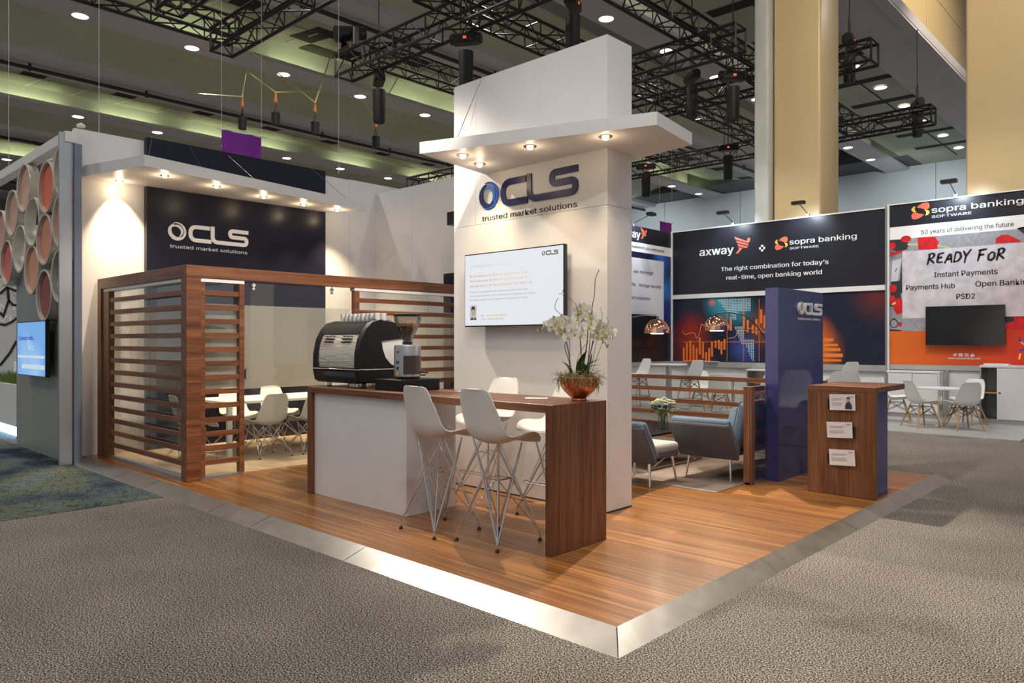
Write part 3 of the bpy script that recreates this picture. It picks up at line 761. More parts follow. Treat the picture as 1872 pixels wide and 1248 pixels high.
o = m.out('coffee_beans', bn.m, gr); o['kind'] = 'stuff'
m = MB(); m.lathe([(0, .603), (.11, .603), (.132, .596), (.132, .582), (.122, .580), (0, .580)], 36); m.out('lid', black_satin, gr)
m = MB(); m.lathe([(.037, .318), (.046, .318), (.046, .342), (.039, .345)], 24); m.out('collar', black, gr)
m = MB(); m.cyl((.0, .125, .06), (.0, .19, .055), .008, n=8); m.box(-.02, .02, .12, .17, .028, .040, .003); m.out('dosing_fork', black, gr)
# cups stacked on the machine
def cup_mb():
    return MB().lathe([(.019, 0), (.024, .002), (.0315, .030), (.0345, .052), (.0325, .052), (.029, .030), (.021, .006), (0, .005)], 18)
cp = thing('espresso_cup', cup_mb(), white_gloss, 'white espresso cup in the stacks on top of the coffee machine', 'cup', 'espresso cups on the machine')
first = True
for cx in range(9):
    for ry in range(2):
        for k in range(2):
            o = cp if first else cp.copy()
            if not first: COL.objects.link(o)
            first = False
            o.location = (-6.53+cx*.071+random.uniform(-.003, .003), 4.385+ry*.074+random.uniform(-.003, .003), 1.772+k*.036+.0005)
pile = thing('napkin', MB().box(-.09, .09, -.06, .06, 0, .006, .002), white, 'folded white napkin lying on the counter near the copper bowl', 'napkin')
pile.location = (-3.86, 4.37, 1.13); pile.rotation_euler.z = radians(35)
o = thing('menu_card', MB().box(-.06, .06, -.04, .04, 0, .003), white, 'small white card lying on the counter behind the bar stools', 'card'); o.location = (-4.90, 4.55, 1.13)
# ---- orchid bowl
BO = Vector((-3.53, 4.49, 1.13))
bw = empty('orchid_bowl', 'copper bowl of white orchids and moss on the counter end', 'plant', BO)
m = MB(); m.lathe([(.055, 0), (.06, .004), (.056, .016), (.07, .028), (.115, .07), (.145, .125), (.152, .172), (.145, .172), (.137, .125), (.10, .075), (.0, .045)], 40); m.out('bowl', copper, bw)
def loc(px, py, dz=0):   # place in the plant's own upright plane, metres from the bowl base
    return R_*((px-1062)*.00419)+Vector((0, 0, (727-py)*.00419))+F_*dz
moss = P('spanish_moss', (.25, .195, .085), .9, vary=.55, vs=40)
m = MB()
for i in range(420):
    a = random.uniform(0, 2*pi); r0 = random.uniform(.03, .155); p = Vector((r0*cos(a), r0*sin(a), .165+random.uniform(-.005, .045)*(1-r0*3)))
    pts = [p]; d = Vector((cos(a+random.uniform(-2, 2)), sin(a+random.uniform(-2, 2)), random.uniform(-.2, .8)))
    for k in range(4):
        d = (d+Vector((random.uniform(-.9, .9), random.uniform(-.9, .9), random.uniform(-.9, .35)))).normalized(); pts.append(pts[-1]+d*.022)
    m.tube(pts, .0016, 3)
for i in range(90):
    a = random.uniform(0, 2*pi); p = Vector((.155*cos(a), .155*sin(a), .172)); pts = [p]
    for k in range(5): pts.append(pts[-1]+Vector((random.uniform(-.012, .012), random.uniform(-.012, .012), random.uniform(-.035, .004))))
    m.tube(pts, .0015, 3)
m.lathe([(0, .19), (.08, .18), (.145, .16), (.14, .14), (0, .14)], 24)
o = m.out('moss', moss, bw, smooth=60); o['kind'] = 'stuff'
leafm = P('orchid_leaf', (.035, .085, .018), .35, vary=.3, vs=12)
def leaf(base, tip, w, bend=.03, n=9):
    base, tip = Vector(base), Vector(tip); ax = tip-base; sd = ax.cross(Vector((0, 0, 1))); sd = sd.normalized() if sd.length > 1e-4 else R_.copy()
    up = sd.cross(ax).normalized(); rows = []
    for i in range(n+1):
        t = i/n; p = base.lerp(tip, t)+up*(bend*sin(pi*t)); ww = w*sin(pi*(.08+.92*t)**.8)**.75 if t < 1 else .001
        rows.append([p-sd*ww+up*ww*.25, p, p+sd*ww+up*ww*.25])
    return MB().grid(rows)
for b, t_, w_, be in (((1048, 688), (1031, 656), .042, .02), ((1070, 686), (1098, 652), .045, .03), ((1066, 688), (1076, 636), .065, .02), ((1076, 686), (1086, 640), .06, -.01), ((1070, 690), (1066, 655), .05, .0), ((1062, 686), (1101, 662), .03, .03), ((1078, 690), (1104, 672), .022, .01), ((1060, 690), (1072, 672), .04, .02), ((1075, 690), (1088, 680), .03, .02)):
    leaf(loc(*b), loc(*t_, random.uniform(-.04, .04)), w_, be).out('leaf', leafm, bw, smooth=60, solid=.0015)
stem = P('orchid_stem', (.05, .045, .018), .6, vary=.3); twig = P('willow_twig', (.075, .05, .032), .8, vary=.3)
def spl(pts, n=6):
    out = []; P_ = [Vector(p) for p in pts]
    for i in range(len(P_)-1):
        a, b, c, d = P_[max(i-1, 0)], P_[i], P_[i+1], P_[min(i+2, len(P_)-1)]
        for j in range(n):
            t = j/n; out.append(.5*((2*b)+(c-a)*t+(2*a-5*b+4*c-d)*t*t+(3*b-a-3*c+d)*t**3))
    return out+[P_[-1]]
for pts, r, mt, nm in (
    ([(1049, 690), (1044, 645), (1038, 615), (1036, 600), (1024, 588), (1005, 592), (988, 599)], .0035, stem, 'stem'),
    ([(1046, 690), (1045, 660), (1036, 630), (1041, 605)], .003, stem, 'stem'),
    ([(1066, 690), (1074, 640), (1078, 605), (1074, 580), (1068, 560)], .004, stem, 'stem'),
    ([(1070, 690), (1083, 640), (1090, 615), (1098, 600), (1114, 600), (1124, 612)], .004, stem, 'stem'),
    ([(1064, 690), (1066, 640), (1064, 610), (1066, 598)], .003, stem, 'stem'),
    ([(1083, 640), (1092, 605), (1105, 612), (1114, 632)], .003, stem, 'stem'),
    ([(1075, 690), (1080, 640), (1086, 560), (1090, 535), (1092, 505), (1099, 488)], .0028, twig, 'twig'),
    ([(1046, 690), (1043, 600), (1034, 575), (1020, 562), (1019, 550), (1024, 540)], .002, twig, 'twig'),
    ([(1034, 575), (1038, 568), (1036, 540), (1038, 515), (1030, 532), (1026, 531)], .002, twig, 'twig'),
    ([(1068, 690), (1060, 570), (1050, 545), (1032, 535)], .002, twig, 'twig'),
    ([(1080, 690), (1098, 600), (1104, 575), (1101, 558)], .0018, twig, 'twig'),
    ([(1080, 690), (1110, 605), (1116, 588), (1113, 575)], .0018, twig, 'twig'),
    ([(1058, 690), (1058, 660), (1064, 640), (1074, 625)], .002, twig, 'twig')):
    MB().tube(spl([loc(x, y, .01*sin(x)) for x, y in pts]), r, 6).out(nm, mt, bw, smooth=60)
petal = P('orchid_petal', (.84, .83, .74), .55, vary=.04, vs=20); lipm = P('orchid_lip', (.62, .50, .08), .5, vary=.2)
def bloom(c, face, s):
    q = face.normalized().to_track_quat('Z', 'Y').to_matrix().to_4x4(); M = Matrix.Translation(c) @ q @ Matrix.Rotation(random.uniform(-.3, .3), 4, 'Z')
    m = MB()
    for a, l, w_ in ((90, .036, .012), (210, .034, .012), (330, .034, .012), (12, .040, .022), (168, .040, .022)):
        ca, sa = cos(radians(a)), sin(radians(a)); rows = []
        for i in range(5):
            t = i/4; ww = w_*sin(pi*(.12+.80*t)); rows.append([M @ (Vector((ca*l*t-sa*ww*u, sa*l*t+ca*ww*u, .010*t*t+.003*(1-u*u)))*s) for u in (-1, 0, 1)])
        m.grid(rows)
    b0 = len(m.bm.faces)
    m.lathe([(0, .002), (.006*s, .006*s), (.005*s, .016*s), (0, .019*s)], 8, mi=1, m=M); m.cyl(M @ Vector((0, -.003*s, .008*s)), M @ Vector((0, -.013*s, .016*s)), .004*s, .006*s, 8, mi=1)
    return m
BL = [(1008, 590), (1018, 584), (1014, 597), (1025, 592), (1030, 581), (1036, 594), (1045, 602), (1028, 602), (1042, 612), (1065, 563), (1073, 561), (1060, 577), (1070, 579), (1081, 574), (1068, 594), (1058, 603), (1085, 584), (1080, 592), (1093, 598), (1099, 589), (1106, 600), (1114, 596), (1104, 612), (1111, 606), (1066, 608), (1096, 610), (1119, 604)]
for x, y in BL:
    f = -F_+R_*random.uniform(-.6, .6)+Vector((0, 0, random.uniform(-.35, .15)))
    bloom(loc(x, y, random.uniform(-.03, .02)), f, random.uniform(.92, 1.15)*1.38).out('bloom', [petal, lipm], bw, smooth=60)
for x, y in ((987, 600), (995, 596), (999, 590), (1124, 607), (1106, 621), (1115, 627), (1123, 613)):
    MB().lathe([(0, -.012), (.007, -.006), (.008, .002), (.004, .010), (0, .012)], 10, loc(x, y)).out('bud', P('orchid_bud', (.40, .38, .12), .5) if 'orchid_bud' not in bpy.data.materials else bpy.data.materials['orchid_bud'], bw)

# ---- navy pillar and kiosk
thing('navy_pillar', MB().box(-3.566, -3.415, 7.83, 9.10, PZ, 2.165, .003), navy_pillar, 'glossy navy pillar wall between lounge and walnut kiosk', 'pillar', smooth=0)
logo('logo_sign', FY(8.327, 1.888, -3.415), .517, .03, [white_ink]*3, white_ink, 'raised white logo sign on the navy pillar wall', .075, .008)
kk = empty('kiosk', 'walnut reception kiosk with navy side standing near the ramp', 'kiosk', (-2.66, 7.75, PZ)); T = Matrix.Translation((2.66, -7.75, -PZ))
m = MB(); m.box(-2.985, -2.335, 7.54, 7.60, PZ+.004, 1.083, .002, T); m.out('front_panel', kiosk_z, kk, smooth=0)
m = MB(); m.box(-2.96, -2.36, 7.60, 7.985, PZ, 1.083, .002, T); m.out('cabinet', navy_pillar, kk, smooth=0)
m = MB(); m.box(-2.985, -2.335, 7.54, 8.465, 1.083, 1.138, .002, T); m.out('worktop', wood_x, kk, smooth=0)
for i, (px, py, rot, side_, pic, lab) in enumerate(((1540, 735, -2, -1, True, 'white leaflet with a small portrait in the top holder of the kiosk'), (1535, 785.5, -3, 1, False, 'white leaflet in the middle holder of the kiosk'), (1539.5, 836, -3, -1, False, 'white leaflet in the bottom holder of the kiosk'))):
    p = onY(px, py, 7.52); q = T @ Vector((p.x+side_*.022, 7.54, p.z-.012))
    m = MB(); m.box(q.x-.118, q.x+.118, q.y-.022, q.y, q.z-.064, q.z-.058); m.box(q.x-.118, q.x+.118, q.y-.004, q.y, q.z-.064, q.z+.05); m.box(q.x-.118, q.x-.112, q.y-.022, q.y, q.z-.064, q.z+.04); m.box(q.x+.112, q.x+.118, q.y-.022, q.y, q.z-.064, q.z+.04); m.box(q.x-.118, q.x+.118, q.y-.024, q.y-.021, q.z-.064, q.z-.045)
    m.out('leaflet_holder', black_metal, kk, smooth=0)
    lf = empty('leaflet', lab, 'leaflet', (p.x, 7.512, p.z)); A = Matrix.Rotation(radians(rot), 4, 'Y') @ FX(-.122, -.078, 0)
    m = MB(); m.box(0, .244, 0, .156, -.010, -.002, 0, A); m.out('sheet', P('leaflet_paper', (.80, .77, .78), .5, vary=.02) if not i else bpy.data.materials['leaflet_paper'], lf, smooth=0)
    m = MB(); A2 = A @ Matrix.Translation((0, 0, .0))
    mini_logo(m, A2 @ Matrix.Translation((.185, .128, 0)), .03, 0, .0006)
    for k in range(2): m.prism([(.022, .112-.012*k), (.022+(.11 if pic else .15)-.02*k, .112-.012*k), (.022+(.11 if pic else .15)-.02*k, .119-.012*k), (.022, .119-.012*k)], 0, .0005, A2, 1)
    for k in range(3): m.prism([(.022, .072-.012*k), (.022+(.095 if pic else .145), .072-.012*k), (.022+(.095 if pic else .145), .078-.012*k), (.022, .078-.012*k)], 0, .0005, A2, 1)
    if pic:
        m.prism([(.148, .012), (.150, .05), (.165, .078), (.182, .085), (.198, .078), (.212, .05), (.214, .012)], 0, .0006, A2, 2)
        m.prism([(.180+.016*cos(2*pi*k/14), .108+.022*sin(2*pi*k/14)) for k in range(14)], .0006, .0009, A2, 3)
        m.prism([(.180+.013*cos(2*pi*k/14), .100+.015*sin(2*pi*k/14)) for k in range(14)], .0009, .0012, A2, 4)
    m.out('leaflet_print', [P('leaflet_logo_ink', (.10, .13, .25), .5), pale_ink, P('portrait_navy', (.03, .025, .10), .5), P('portrait_hair', (.02, .012, .01), .5), P('portrait_skin', (.55, .36, .28), .5)], lf, smooth=0)

# ---- lounge fence
def fence(label, along, base, a0, a1, zs, posts, gl, top=None, h=.055, t=.03):
    c = Vector(((a0+a1)/2, base, PZ)) if along == 'x' else Vector((base, (a0+a1)/2, PZ))
    r = empty('rail_fence', label, 'fence', c); T = Matrix.Translation(-c)
    def bx(n, p0, p1, d0, d1, z0, z1, mt):
        m = MB(); m.box(p0, p1, base+d0, base+d1, z0, z1, .0015, T) if along == 'x' else m.box(base+d0, base+d1, p0, p1, z0, z1, .0015, T); return m.out(n, mt, r, smooth=0)
    for z in zs: bx('rail', a0+(.08 if along == 'y' else 0), a1, -t/2, t/2, z-h/2, z+h/2, wood_x if along == 'x' else wood_y)
    for p in posts: bx('post', p-.04, p+.04, -.045, .045, PZ, 1.10, wood_z)
    if gl: bx('glass_panel', a0, a1, t/2+.01, t/2+.02, PZ+.02, 1.09, glass)
    bx('floor_track', a0, a1, -.03, .03, PZ, PZ+.025, alu)
    return r
fence('long low walnut rail fence with glass behind the lounge', 'x', 9.38, -7.25, -3.45, [1.065, .897, .728, .558, .39, .22], [-7.2], True)
fence('short walnut rail fence joining the navy pillar in the lounge', 'y', -3.58, 7.43, 7.82, [1.07, .915, .755, .597, .43, .265], [7.47], True)

# ---- sofas
def rbox(mb, sx, sy, sz, m, r=.04, seg=3, puff=0):
    mb.box(-sx/2, sx/2, -sy/2, sy/2, -sz/2, sz/2, r, m, 0, seg); return mb
def sofa(label, L, fab, loc_, rz, grp='fold-out lounge sofas', arms=(-1, 1)):
    """x along the length, back at y=0, front at y=.75"""
    r = empty('lounge_sofa', label, 'sofa', loc_, rz, grp)
    m = MB(); rbox(m, L, .74, .10, Matrix.Translation((0, .40, .385)), .04); m.out('seat_cushion', fab, r, smooth=60)
    m = MB(); rbox(m, L+.02, .72, .07, Matrix.Translation((0, .40, .315)), .03); m.out('seat_shell', M_grey_fab, r, smooth=60)
    Bm = Matrix.Translation((0, .03, .60)) @ Matrix.Rotation(radians(14), 4, 'X')
    m = MB(); rbox(m, L*.96, .14, .52, Bm, .05); 
    b = m.out('back_cushion', fab, r, smooth=60)
    m = MB()
    for k in (-.12, .02, .15): m.tube([Bm @ Vector((x*L*.47, .072, k)) for x in (-1, -.5, 0, .5, 1)], .005, 5)
    m.tube([Bm @ Vector((sx*L*.475, .07*0+.066, sz)) for sx, sz in ((-1, -.22), (-1, .22), (-.96, .25), (.96, .25), (1, .22), (1, -.22))], .006, 5)
    m.out('piping', M_grey_fab, b, smooth=60)
    for s in arms:
        A = Matrix.Translation((s*(L/2+.01), .40, .29)) @ Matrix.Rotation(radians(s*33), 4, 'Y')
        m = MB(); rbox(m, .09, .78, .46, A @ Matrix.Translation((-s*.035, 0, .215)), .035); a = m.out('arm_cushion', fab, r, smooth=60)
        m = MB(); rbox(m, .06, .80, .47, A @ Matrix.Translation((s*.022, 0, .198)), .026); m.out('arm_shell', M_side_fab, a, smooth=60)
        m = MB(); m.tube([A @ Vector((s*.010, y, z)) for y, z in ((-.39, .0), (-.395, .41), (-.37, .436), (.37, .436), (.395, .41), (.39, .0))], .006, 5); m.out('piping', M_grey_fab, a, smooth=60)
    for s in (-1, 1):
        for y in (.14, .68):
            m = MB(); m.cyl((s*(L/2-.02), y, .29), (s*(L/2+.02), y+(.03 if y > .4 else -.03), .0), .020, .009, 12); m.out('leg', chrome, r)
    return r
sofa('dark denim lounge sofa with its back against the rail fence near the navy pillar', 1.0, M_blue_fab, (-3.66, 7.93, PZ+.006), radians(90)).scale.y = .9
sofa('pale grey lounge sofa standing close behind the white tower', .48, M_pale_fab, (-4.88, 6.84, PZ+.006), radians(-90), arms=(1,)).scale.y = .9
o = [x for x in bpy.data.objects if x.name.startswith('arm_cushion')][-1:]
for x in o: x.data.materials[0] = M_blue_fab
# ---- coffee table with vase
tb = empty('coffee_table', 'low coffee table with crossed brass legs in the lounge', 'table', (-5.2, 8.0, PZ+.006))
m = MB(); m.box(-.45, .45, -.65, .65, .40, .425, .002); m.out('tabletop', black_gloss, tb, smooth=0)
for sx in (-1, 1):
    m = MB(); a = sx*.42
    for p, q in (((a, -.62, 0), (a, .62, .39)), ((a, .62, 0), (a, -.62, .39)), ((a, -.62, .012), (a, .62, .012)), ((a, -.62, 0), (a, -.62, .40)), ((a, .62, 0), (a, .62, .40))): m.tube([p, q], .013, 4)
    m.out('leg_frame', gold_metal, tb, smooth=0)
m = MB(); m.tube([(-.42, -.62, .012), (.42, .62, .012)], .013, 4); m.tube([(-.42, .62, .012), (.42, -.62, .012)], .013, 4); m.out('floor_brace', gold_metal, tb, smooth=0)
vz = empty('flower_vase', 'glass vase of white roses on the lounge coffee table', 'flowers', (-4.98, 8.02, PZ+.431))
m = MB(); m.lathe([(.055, 0), (.06, .005), (.062, .16), (.07, .19), (.066, .19), (.058, .16), (.055, .01), (0, .008)], 24); m.out('vase', glass, vz)
leafg = P('rose_leaf', (.07, .14, .03), .5, vary=.4, vs=15); rose = P('rose_petal', (.84, .84, .66), .6, vary=.05)
m = MB()
for i in range(26):
    a = random.uniform(0, 2*pi); m.tube([(.02*cos(a), .02*sin(a), .01), (.03*cos(a+1), .03*sin(a+1), .15), (.10*cos(a), .10*sin(a), .27)], .003, 4)
m.out('stems', leafg, vz, smooth=60)
for i in range(22):
    a = i*2.4; r0 = .145*math.sqrt((i+.5)/22); c = Vector((r0*cos(a), r0*sin(a), .36-.9*r0*r0*6*.5+random.uniform(-.015, .015)))
    m = MB()
    for k, (rr, hh) in enumerate(((.014, .028), (.024, .024), (.034, .016))):
        for j in range(5):
            b = j*2*pi/5+k*.6+i; ca, sa = cos(b), sin(b); rows = []
            for q in range(4):
                t = q/3; w_ = rr*.75*sin(pi*(.2+.7*t)); rows.append([c+Vector((ca*rr*t**.6-sa*w_*u, sa*rr*t**.6+ca*w_*u, hh*(t-.3*(1-u*u)*0))) for u in (-1, 0, 1)])
            m.grid(rows)
    m.out('rose', rose, vz, smooth=60)
for i in range(30):
    a = random.uniform(0, 2*pi); b = Vector((.08*cos(a), .08*sin(a), .24+random.uniform(-.03, .05)))
    leaf(b, b+Vector((.09*cos(a), .09*sin(a), random.uniform(-.06, .06))), .022, .01, 5).out('leaf', leafg, vz, smooth=60)
# ---- copper arc lamps
def arc_lamp(label, px, py, D, far, py2):
    c = R_*((px-936)/FPX*D)+F_*D; c.z = CAMH+(624-py)/FPX*D
    base = Vector((c.x, c.y, PZ))+far
    r = empty('arc_lamp', label, 'lamp', (base.x, base.y, PZ+.006), 0, 'copper arc lamps')
    l = c-Vector((base.x, base.y, PZ+.006)); R0 = .158
    prof = [(R0*cos(radians(a)), R0*1.02*sin(radians(a))) for a in range(-8, 91, 7)]+[(0, R0*1.02)]
    inn = [(x*.97, z*.97) for x, z in prof[::-1]]
    m = MB(); m.lathe(prof+inn, 40, l); d = m.out('dome_shade', copper_mirror, r, smooth=50)
    m = MB(); m.lathe([(0, -.030), (.07, -.026), (.13, -.012), (.14, .01), (.10, .03), (0, .03)], 28, l); m.out('bulb', copper_bulb, d)
    m = MB(); top = l+Vector((0, 0, R0*1.02)); k = Vector((0, 0, .03)); hz = -l.copy(); hz.z = 0
    pts = [top-Vector((0, 0, .01)), top+k, top+hz*.25+Vector((0, 0, .035)), top+hz*.55-Vector((0, 0, .06)), top+hz*.85-Vector((0, 0, .45)), top+hz*.98-Vector((0, 0, 1.0)), Vector((0, 0, .04))]
    m.tube(spl(pts), .009, 8); m.out('arm', black_metal, r, smooth=60)
    m = MB(); m.lathe([(.14, 0), (.15, .006), (.15, .03), (.03, .045), (0, .045)], 32); m.out('base', black_metal, r)
    return c
lampA = arc_lamp('copper dome arc lamp glowing beside the white tower', 1201, 606, 9.3, Vector((-.85, -.30, 0)), 0)
lampB = arc_lamp('copper dome arc lamp glowing beside the navy pillar', 1310, 601, 9.2, Vector((.70, .30, 0)), 0)
# ================================================================== NEIGHBOUR BOOTH (back right)
struct('floor_neighbour', MB().box(-10.4, -2.16, 13.79, 17.1, 0, .04), M_greyfloor, smooth=0)
orange = P('orange_print', (.80, .17, .025), .5, vary=.03); coral = P('coral_print', (.90, .17, .10), .45, vary=.03); yellow = P('yellow_print', (.92, .60, .08), .45, vary=.03)
board_black = P('black_print_board', (.014, .014, .021), .38, vary=.05)
def bird(mb, m, s, mi, d=.004):
    M2 = scale_m(m, s)
    for q in ([(0, 1), (.68, .71), (.80, .68), (.82, .85), (1, .83), (.98, .67), (.89, .55), (.09, .83)], [(.11, .76), (.89, .49), (.87, .40), (.17, .63)], [(.19, .56), (.85, .35), (.78, .28), (.60, .30), (.25, .43)], [(.22, .37), (.52, .29), (.24, .0), (.09, .01), (.31, .25)]):
        mb.prism(q, 0, d, M2, mi)
def ess(mb, m, s, mr, my, d=.004):
    M2 = scale_m(m, s)
    red = [(.30, .74), (.42, .86), (.62, .97), (.85, 1.0), (.97, .92), (1.0, .72), (.92, .58), (.78, .56), (.55, .66)]
    yel = [(0, .66), (.08, .78), (.24, .82), (.18, .70), (.20, .56), (.30, .44), (.12, .48), (.02, .56)]
    for q, mi in ((red, mr), (yel, my)):
        mb.prism(q, 0, d, M2, mi); mb.prism([(1.0-x, .98-y*.96) for x, y in q], 0, d, M2, mi)
YW = 17.0
bd = empty('exhibit_wall', 'black exhibit wall with orange bird logo and city chart graphic behind the lounge', 'exhibit wall', (-7.65, YW, .04))
T = Matrix.Translation((7.65, -YW, -.04))
def bpart(n, a, mt, par=None):
    m = MB(); m.box(*a, 0, T); return m.out(n, mt, par or bd, smooth=0)
bk = bpart('header_board', (-10.25, -5.06, YW, YW+.05, 2.79, 4.42), board_black)
city = glow_print('city_chart_print', (.010, .013, .034), [((-9.7+7.65, 0, 1.78), .62, (.42, .03, .02)), ((-9.7+7.65, 0, 1.35), .75, (.30, .05, .02)), ((-8.9+7.65, 0, 2.45), .55, (.03, .35, .48)), ((-8.45+7.65, 0, 2.3), .55, (.02, .28, .42)), ((-9.12+7.65, 0, 2.52), .13, (.85, .16, .08)), ((-8.3+7.65, 0, 1.35), .5, (.05, .10, .42)), ((-7.7+7.65, 0, 1.9), .6, (.36, .08, .02)), ((-6.55+7.65, 0, 1.72), .5, (.70, .13, .02)), ((-6.6+7.65, 0, 1.35), .75, (.95, .22, .02)), ((-5.2+7.65, 0, 2.5), .7, (.13, .02, .018))], noise=4)
gb = bpart('picture_board', (-10.25, -5.06, YW, YW+.05, 1.07, 2.68), city)
bpart('cross_rail', (-10.27, -5.03, YW-.03, YW+.05, 2.68, 2.79), white_metal)
bpart('cross_rail', (-10.27, -5.03, YW-.06, YW+.05, .94, 1.07), P('satin_grey_rail', (.50, .50, .49), .35, metal=.4))
bpart('cross_rail', (-10.27, -5.03, YW-.02, YW+.05, 4.42, 4.45), white_metal)
bpart('lower_panel', (-10.25, -5.06, YW, YW+.05, .04, .94), white)
bpart('frame_post', (-5.06, -4.97, YW-.05, YW+.05, .04, 4.46), alu); bpart('frame_post', (-10.29, -10.25, YW-.04, YW+.05, .04, 4.45), white_metal)
bpart('frame_post', (-7.86, -7.80, YW-.03, YW, .04, .94), alu)
F = T @ FX(0, 0, YW)
m = MB(); text(m, 'axway', F @ Matrix.Translation((-9.47, 3.75, 0)), .92, .285, bold=.02, depth=.004)
m.box(-7.89, -7.741, -.028, .028, 0, .004, 0, F @ Matrix.Translation((0, 3.812, 0))); m.box(-7.843, -7.788, -.078, .078, 0, .004, 0, F @ Matrix.Translation((0, 3.812, 0)))
text(m, 'sopra banking', F @ Matrix.Translation((-7.145, 3.835, 0)), 1.49, .17, bold=.012, depth=.004); text(m, 'SOFTWARE', F @ Matrix.Translation((-7.145, 3.72, 0)), .67, .07, bold=.012, depth=.004)
text(m, 'The right combination for today\u2019s', F @ Matrix.Translation((-8.88, 3.325, 0)), 2.62, .145, bold=.015, depth=.004); text(m, 'real-time, open banking world', F @ Matrix.Translation((-8.735, 3.105, 0)), 2.33, .145, bold=.015, depth=.004)
m.out('header_lettering', white_ink, bk, smooth=0)
m = MB(); bird(m, F @ Matrix.Translation((-8.53, 3.735, 0)), .42, 0); ess(m, F @ Matrix.Translation((-7.50, 3.725, 0)), .31, 0, 1); m.out('header_logos', [coral, yellow], bk, smooth=0)
m = MB()
for px_, z0, z1 in ((-9.93, 1.09, 1.43), (-9.84, 1.09, 1.55), (-9.74, 1.09, 1.60), (-9.65, 1.09, 1.50), (-9.56, 1.09, 1.42), (-9.47, 1.25, 1.68), (-9.38, 1.15, 1.56), (-9.29, 1.09, 1.31), (-9.21, 1.09, 1.42), (-9.13, 1.2, 1.57), (-9.03, 1.42, 1.60), (-8.94, 1.38, 1.62), (-8.87, 1.26, 1.57), (-8.79, 1.38, 1.64), (-8.62, 1.85, 2.18), (-8.28, 1.88, 2.26), (-8.18, 1.80, 2.10), (-8.05, 1.78, 1.98), (-7.96, 1.75, 2.12), (-7.84, 2.02, 2.35), (-7.75, 1.9, 2.2)):
    m.box(px_-.026, px_+.026, z0, z1, 0, .002, 0, F)
m.box(-9.95, -6.2, 1.565, 1.578, 0, .0015, 0, F)
for x in (-8.29, -7.89, -8.72): m.box(x-.006, x+.006, 1.1, 2.6, 0, .0015, 0, F)
for i, (zz_, w_, x1) in enumerate(((1.62, .06, -6.15), (1.50, .05, -6.05), (1.40, .07, -6.0), (1.27, .08, -5.95), (1.16, .05, -5.98))): m.box(-7.0, x1, zz_-w_/2, zz_+w_/2, 0, .0015, 0, F)
wv = [(-9.97, 1.86), (-9.9, 1.75), (-9.75, 1.80), (-9.62, 1.80), (-9.55, 1.62), (-9.48, 1.78), (-9.42, 2.05), (-9.34, 1.95)]; m.ribbon(rounded(wv, .05, 4), .012, 0, .002, F, 1)
wv = [(-8.7, 1.66), (-8.52, 1.68), (-8.4, 1.85), (-8.2, 1.85), (-8.1, 1.92), (-8.02, 1.80), (-7.95, 1.86), (-7.88, 1.92), (-7.8, 1.78), (-7.7, 1.85)]; m.ribbon(rounded(wv, .05, 4), .012, 0, .002, F, 1)
wv = [(-6.95, 2.0), (-6.78, 2.03), (-6.6, 1.75), (-6.5, 1.68), (-6.4, 1.82)]; m.ribbon(rounded(wv, .05, 4), .012, 0, .002, F, 1)
m.out('printed_bars', [P('orange_bar_print', (.85, .22, .035), .4), P('pale_orange_line', (.90, .42, .25), .4)], gb, smooth=0)
m = MB()
def inside(x, z):
    e = (-8.12 if z > 2.3 else -8.55+.35*(z-2.0)) if z > 1.95 else (-8.30+.0 if z > 1.62 else -8.02)
    l = (-9.05+.9*(2.66-z)) if z > 1.95 else (-8.56+.45*(1.95-z)+(.10 if z < 1.5 else 0))
    return l < x < e
z = 1.12
while z < 2.64:
    x = -9.1
    while x < -7.9:
        if inside(x, z): m.box(x, x+.026, z, z+.024, 0, .0012, 0, F)
        x += .042
    z += .040
o = m.out('printed_map_dots', P('pale_cyan_print', (.60, .80, .85), .4), gb, smooth=0)
# the wing wall
lw = empty('exhibit_wall', 'exhibit wing wall with dark screen and real-time insight lettering beside the tower', 'exhibit wall', (-10.29, 15.6, .04)); T2 = Matrix.Translation((10.29, -15.6, -.04))
def lpart(n, a, mt):
    m = MB(); m.box(*a, 0, T2); return m.out(n, mt, lw, smooth=0)
lpart('wall_body', (-10.36, -10.293, 14.2, 16.99, .04, 4.42), board_black)
lpart('white_band', (-10.293, -10.290, 14.2, 16.98, 3.79, 4.02), white_ink)
lpart('city_print', (-10.293, -10.290, 14.2, 16.98, 2.0, 3.79), glow_print('blue_city_print', (.006, .012, .05), [((0, .9, 3.6), .5, (.06, .22, .75)), ((0, .6, 3.0), .4, (.02, .08, .45)), ((0, 1.1, 2.9), .5, (.03, .22, .65)), ((0, 1.1, 2.35), .5, (.015, .05, .30))], noise=9, scale=(1, 1, 1)))
lpart('text_panel', (-10.290, -10.287, 14.2, 16.61, 2.1, 3.64), glow_print('pale_panel_print', (.76, .78, .84), [((0, -.2, 2.3), .8, (.58, .58, .68))]))
lpart('lower_panel', (-10.293, -10.288, 14.2, 16.98, .04, 1.0), white); lpart('cross_rail', (-10.30, -10.24, 14.2, 16.98, .98, 1.07), bpy.data.materials['satin_grey_rail'])
G2 = T2 @ FY(0, 0, -10.287)
m = MB(); text(m, 'transform your enterprise', G2 @ Matrix.Translation((16.62, 3.875, 0)), 1.45, .10, bold=.008, align='R')
text(m, 'real-time insight', G2 @ Matrix.Translation((16.12, 3.265, 0)), .88, .11, bold=.008, align='R'); text(m, 'Better APIs', G2 @ Matrix.Translation((15.31, 2.94, 0)), .62, .11, bold=.008, align='R'); text(m, 'Stronger security', G2 @ Matrix.Translation((15.47, 2.94, 0)), 1.0, .11, bold=.008)
text(m, 'Simplified compliance', G2 @ Matrix.Translation((15.97, 2.62, 0)), 1.25, .11, bold=.008, align='R'); m.out('printed_lettering', ink, lw, smooth=0)
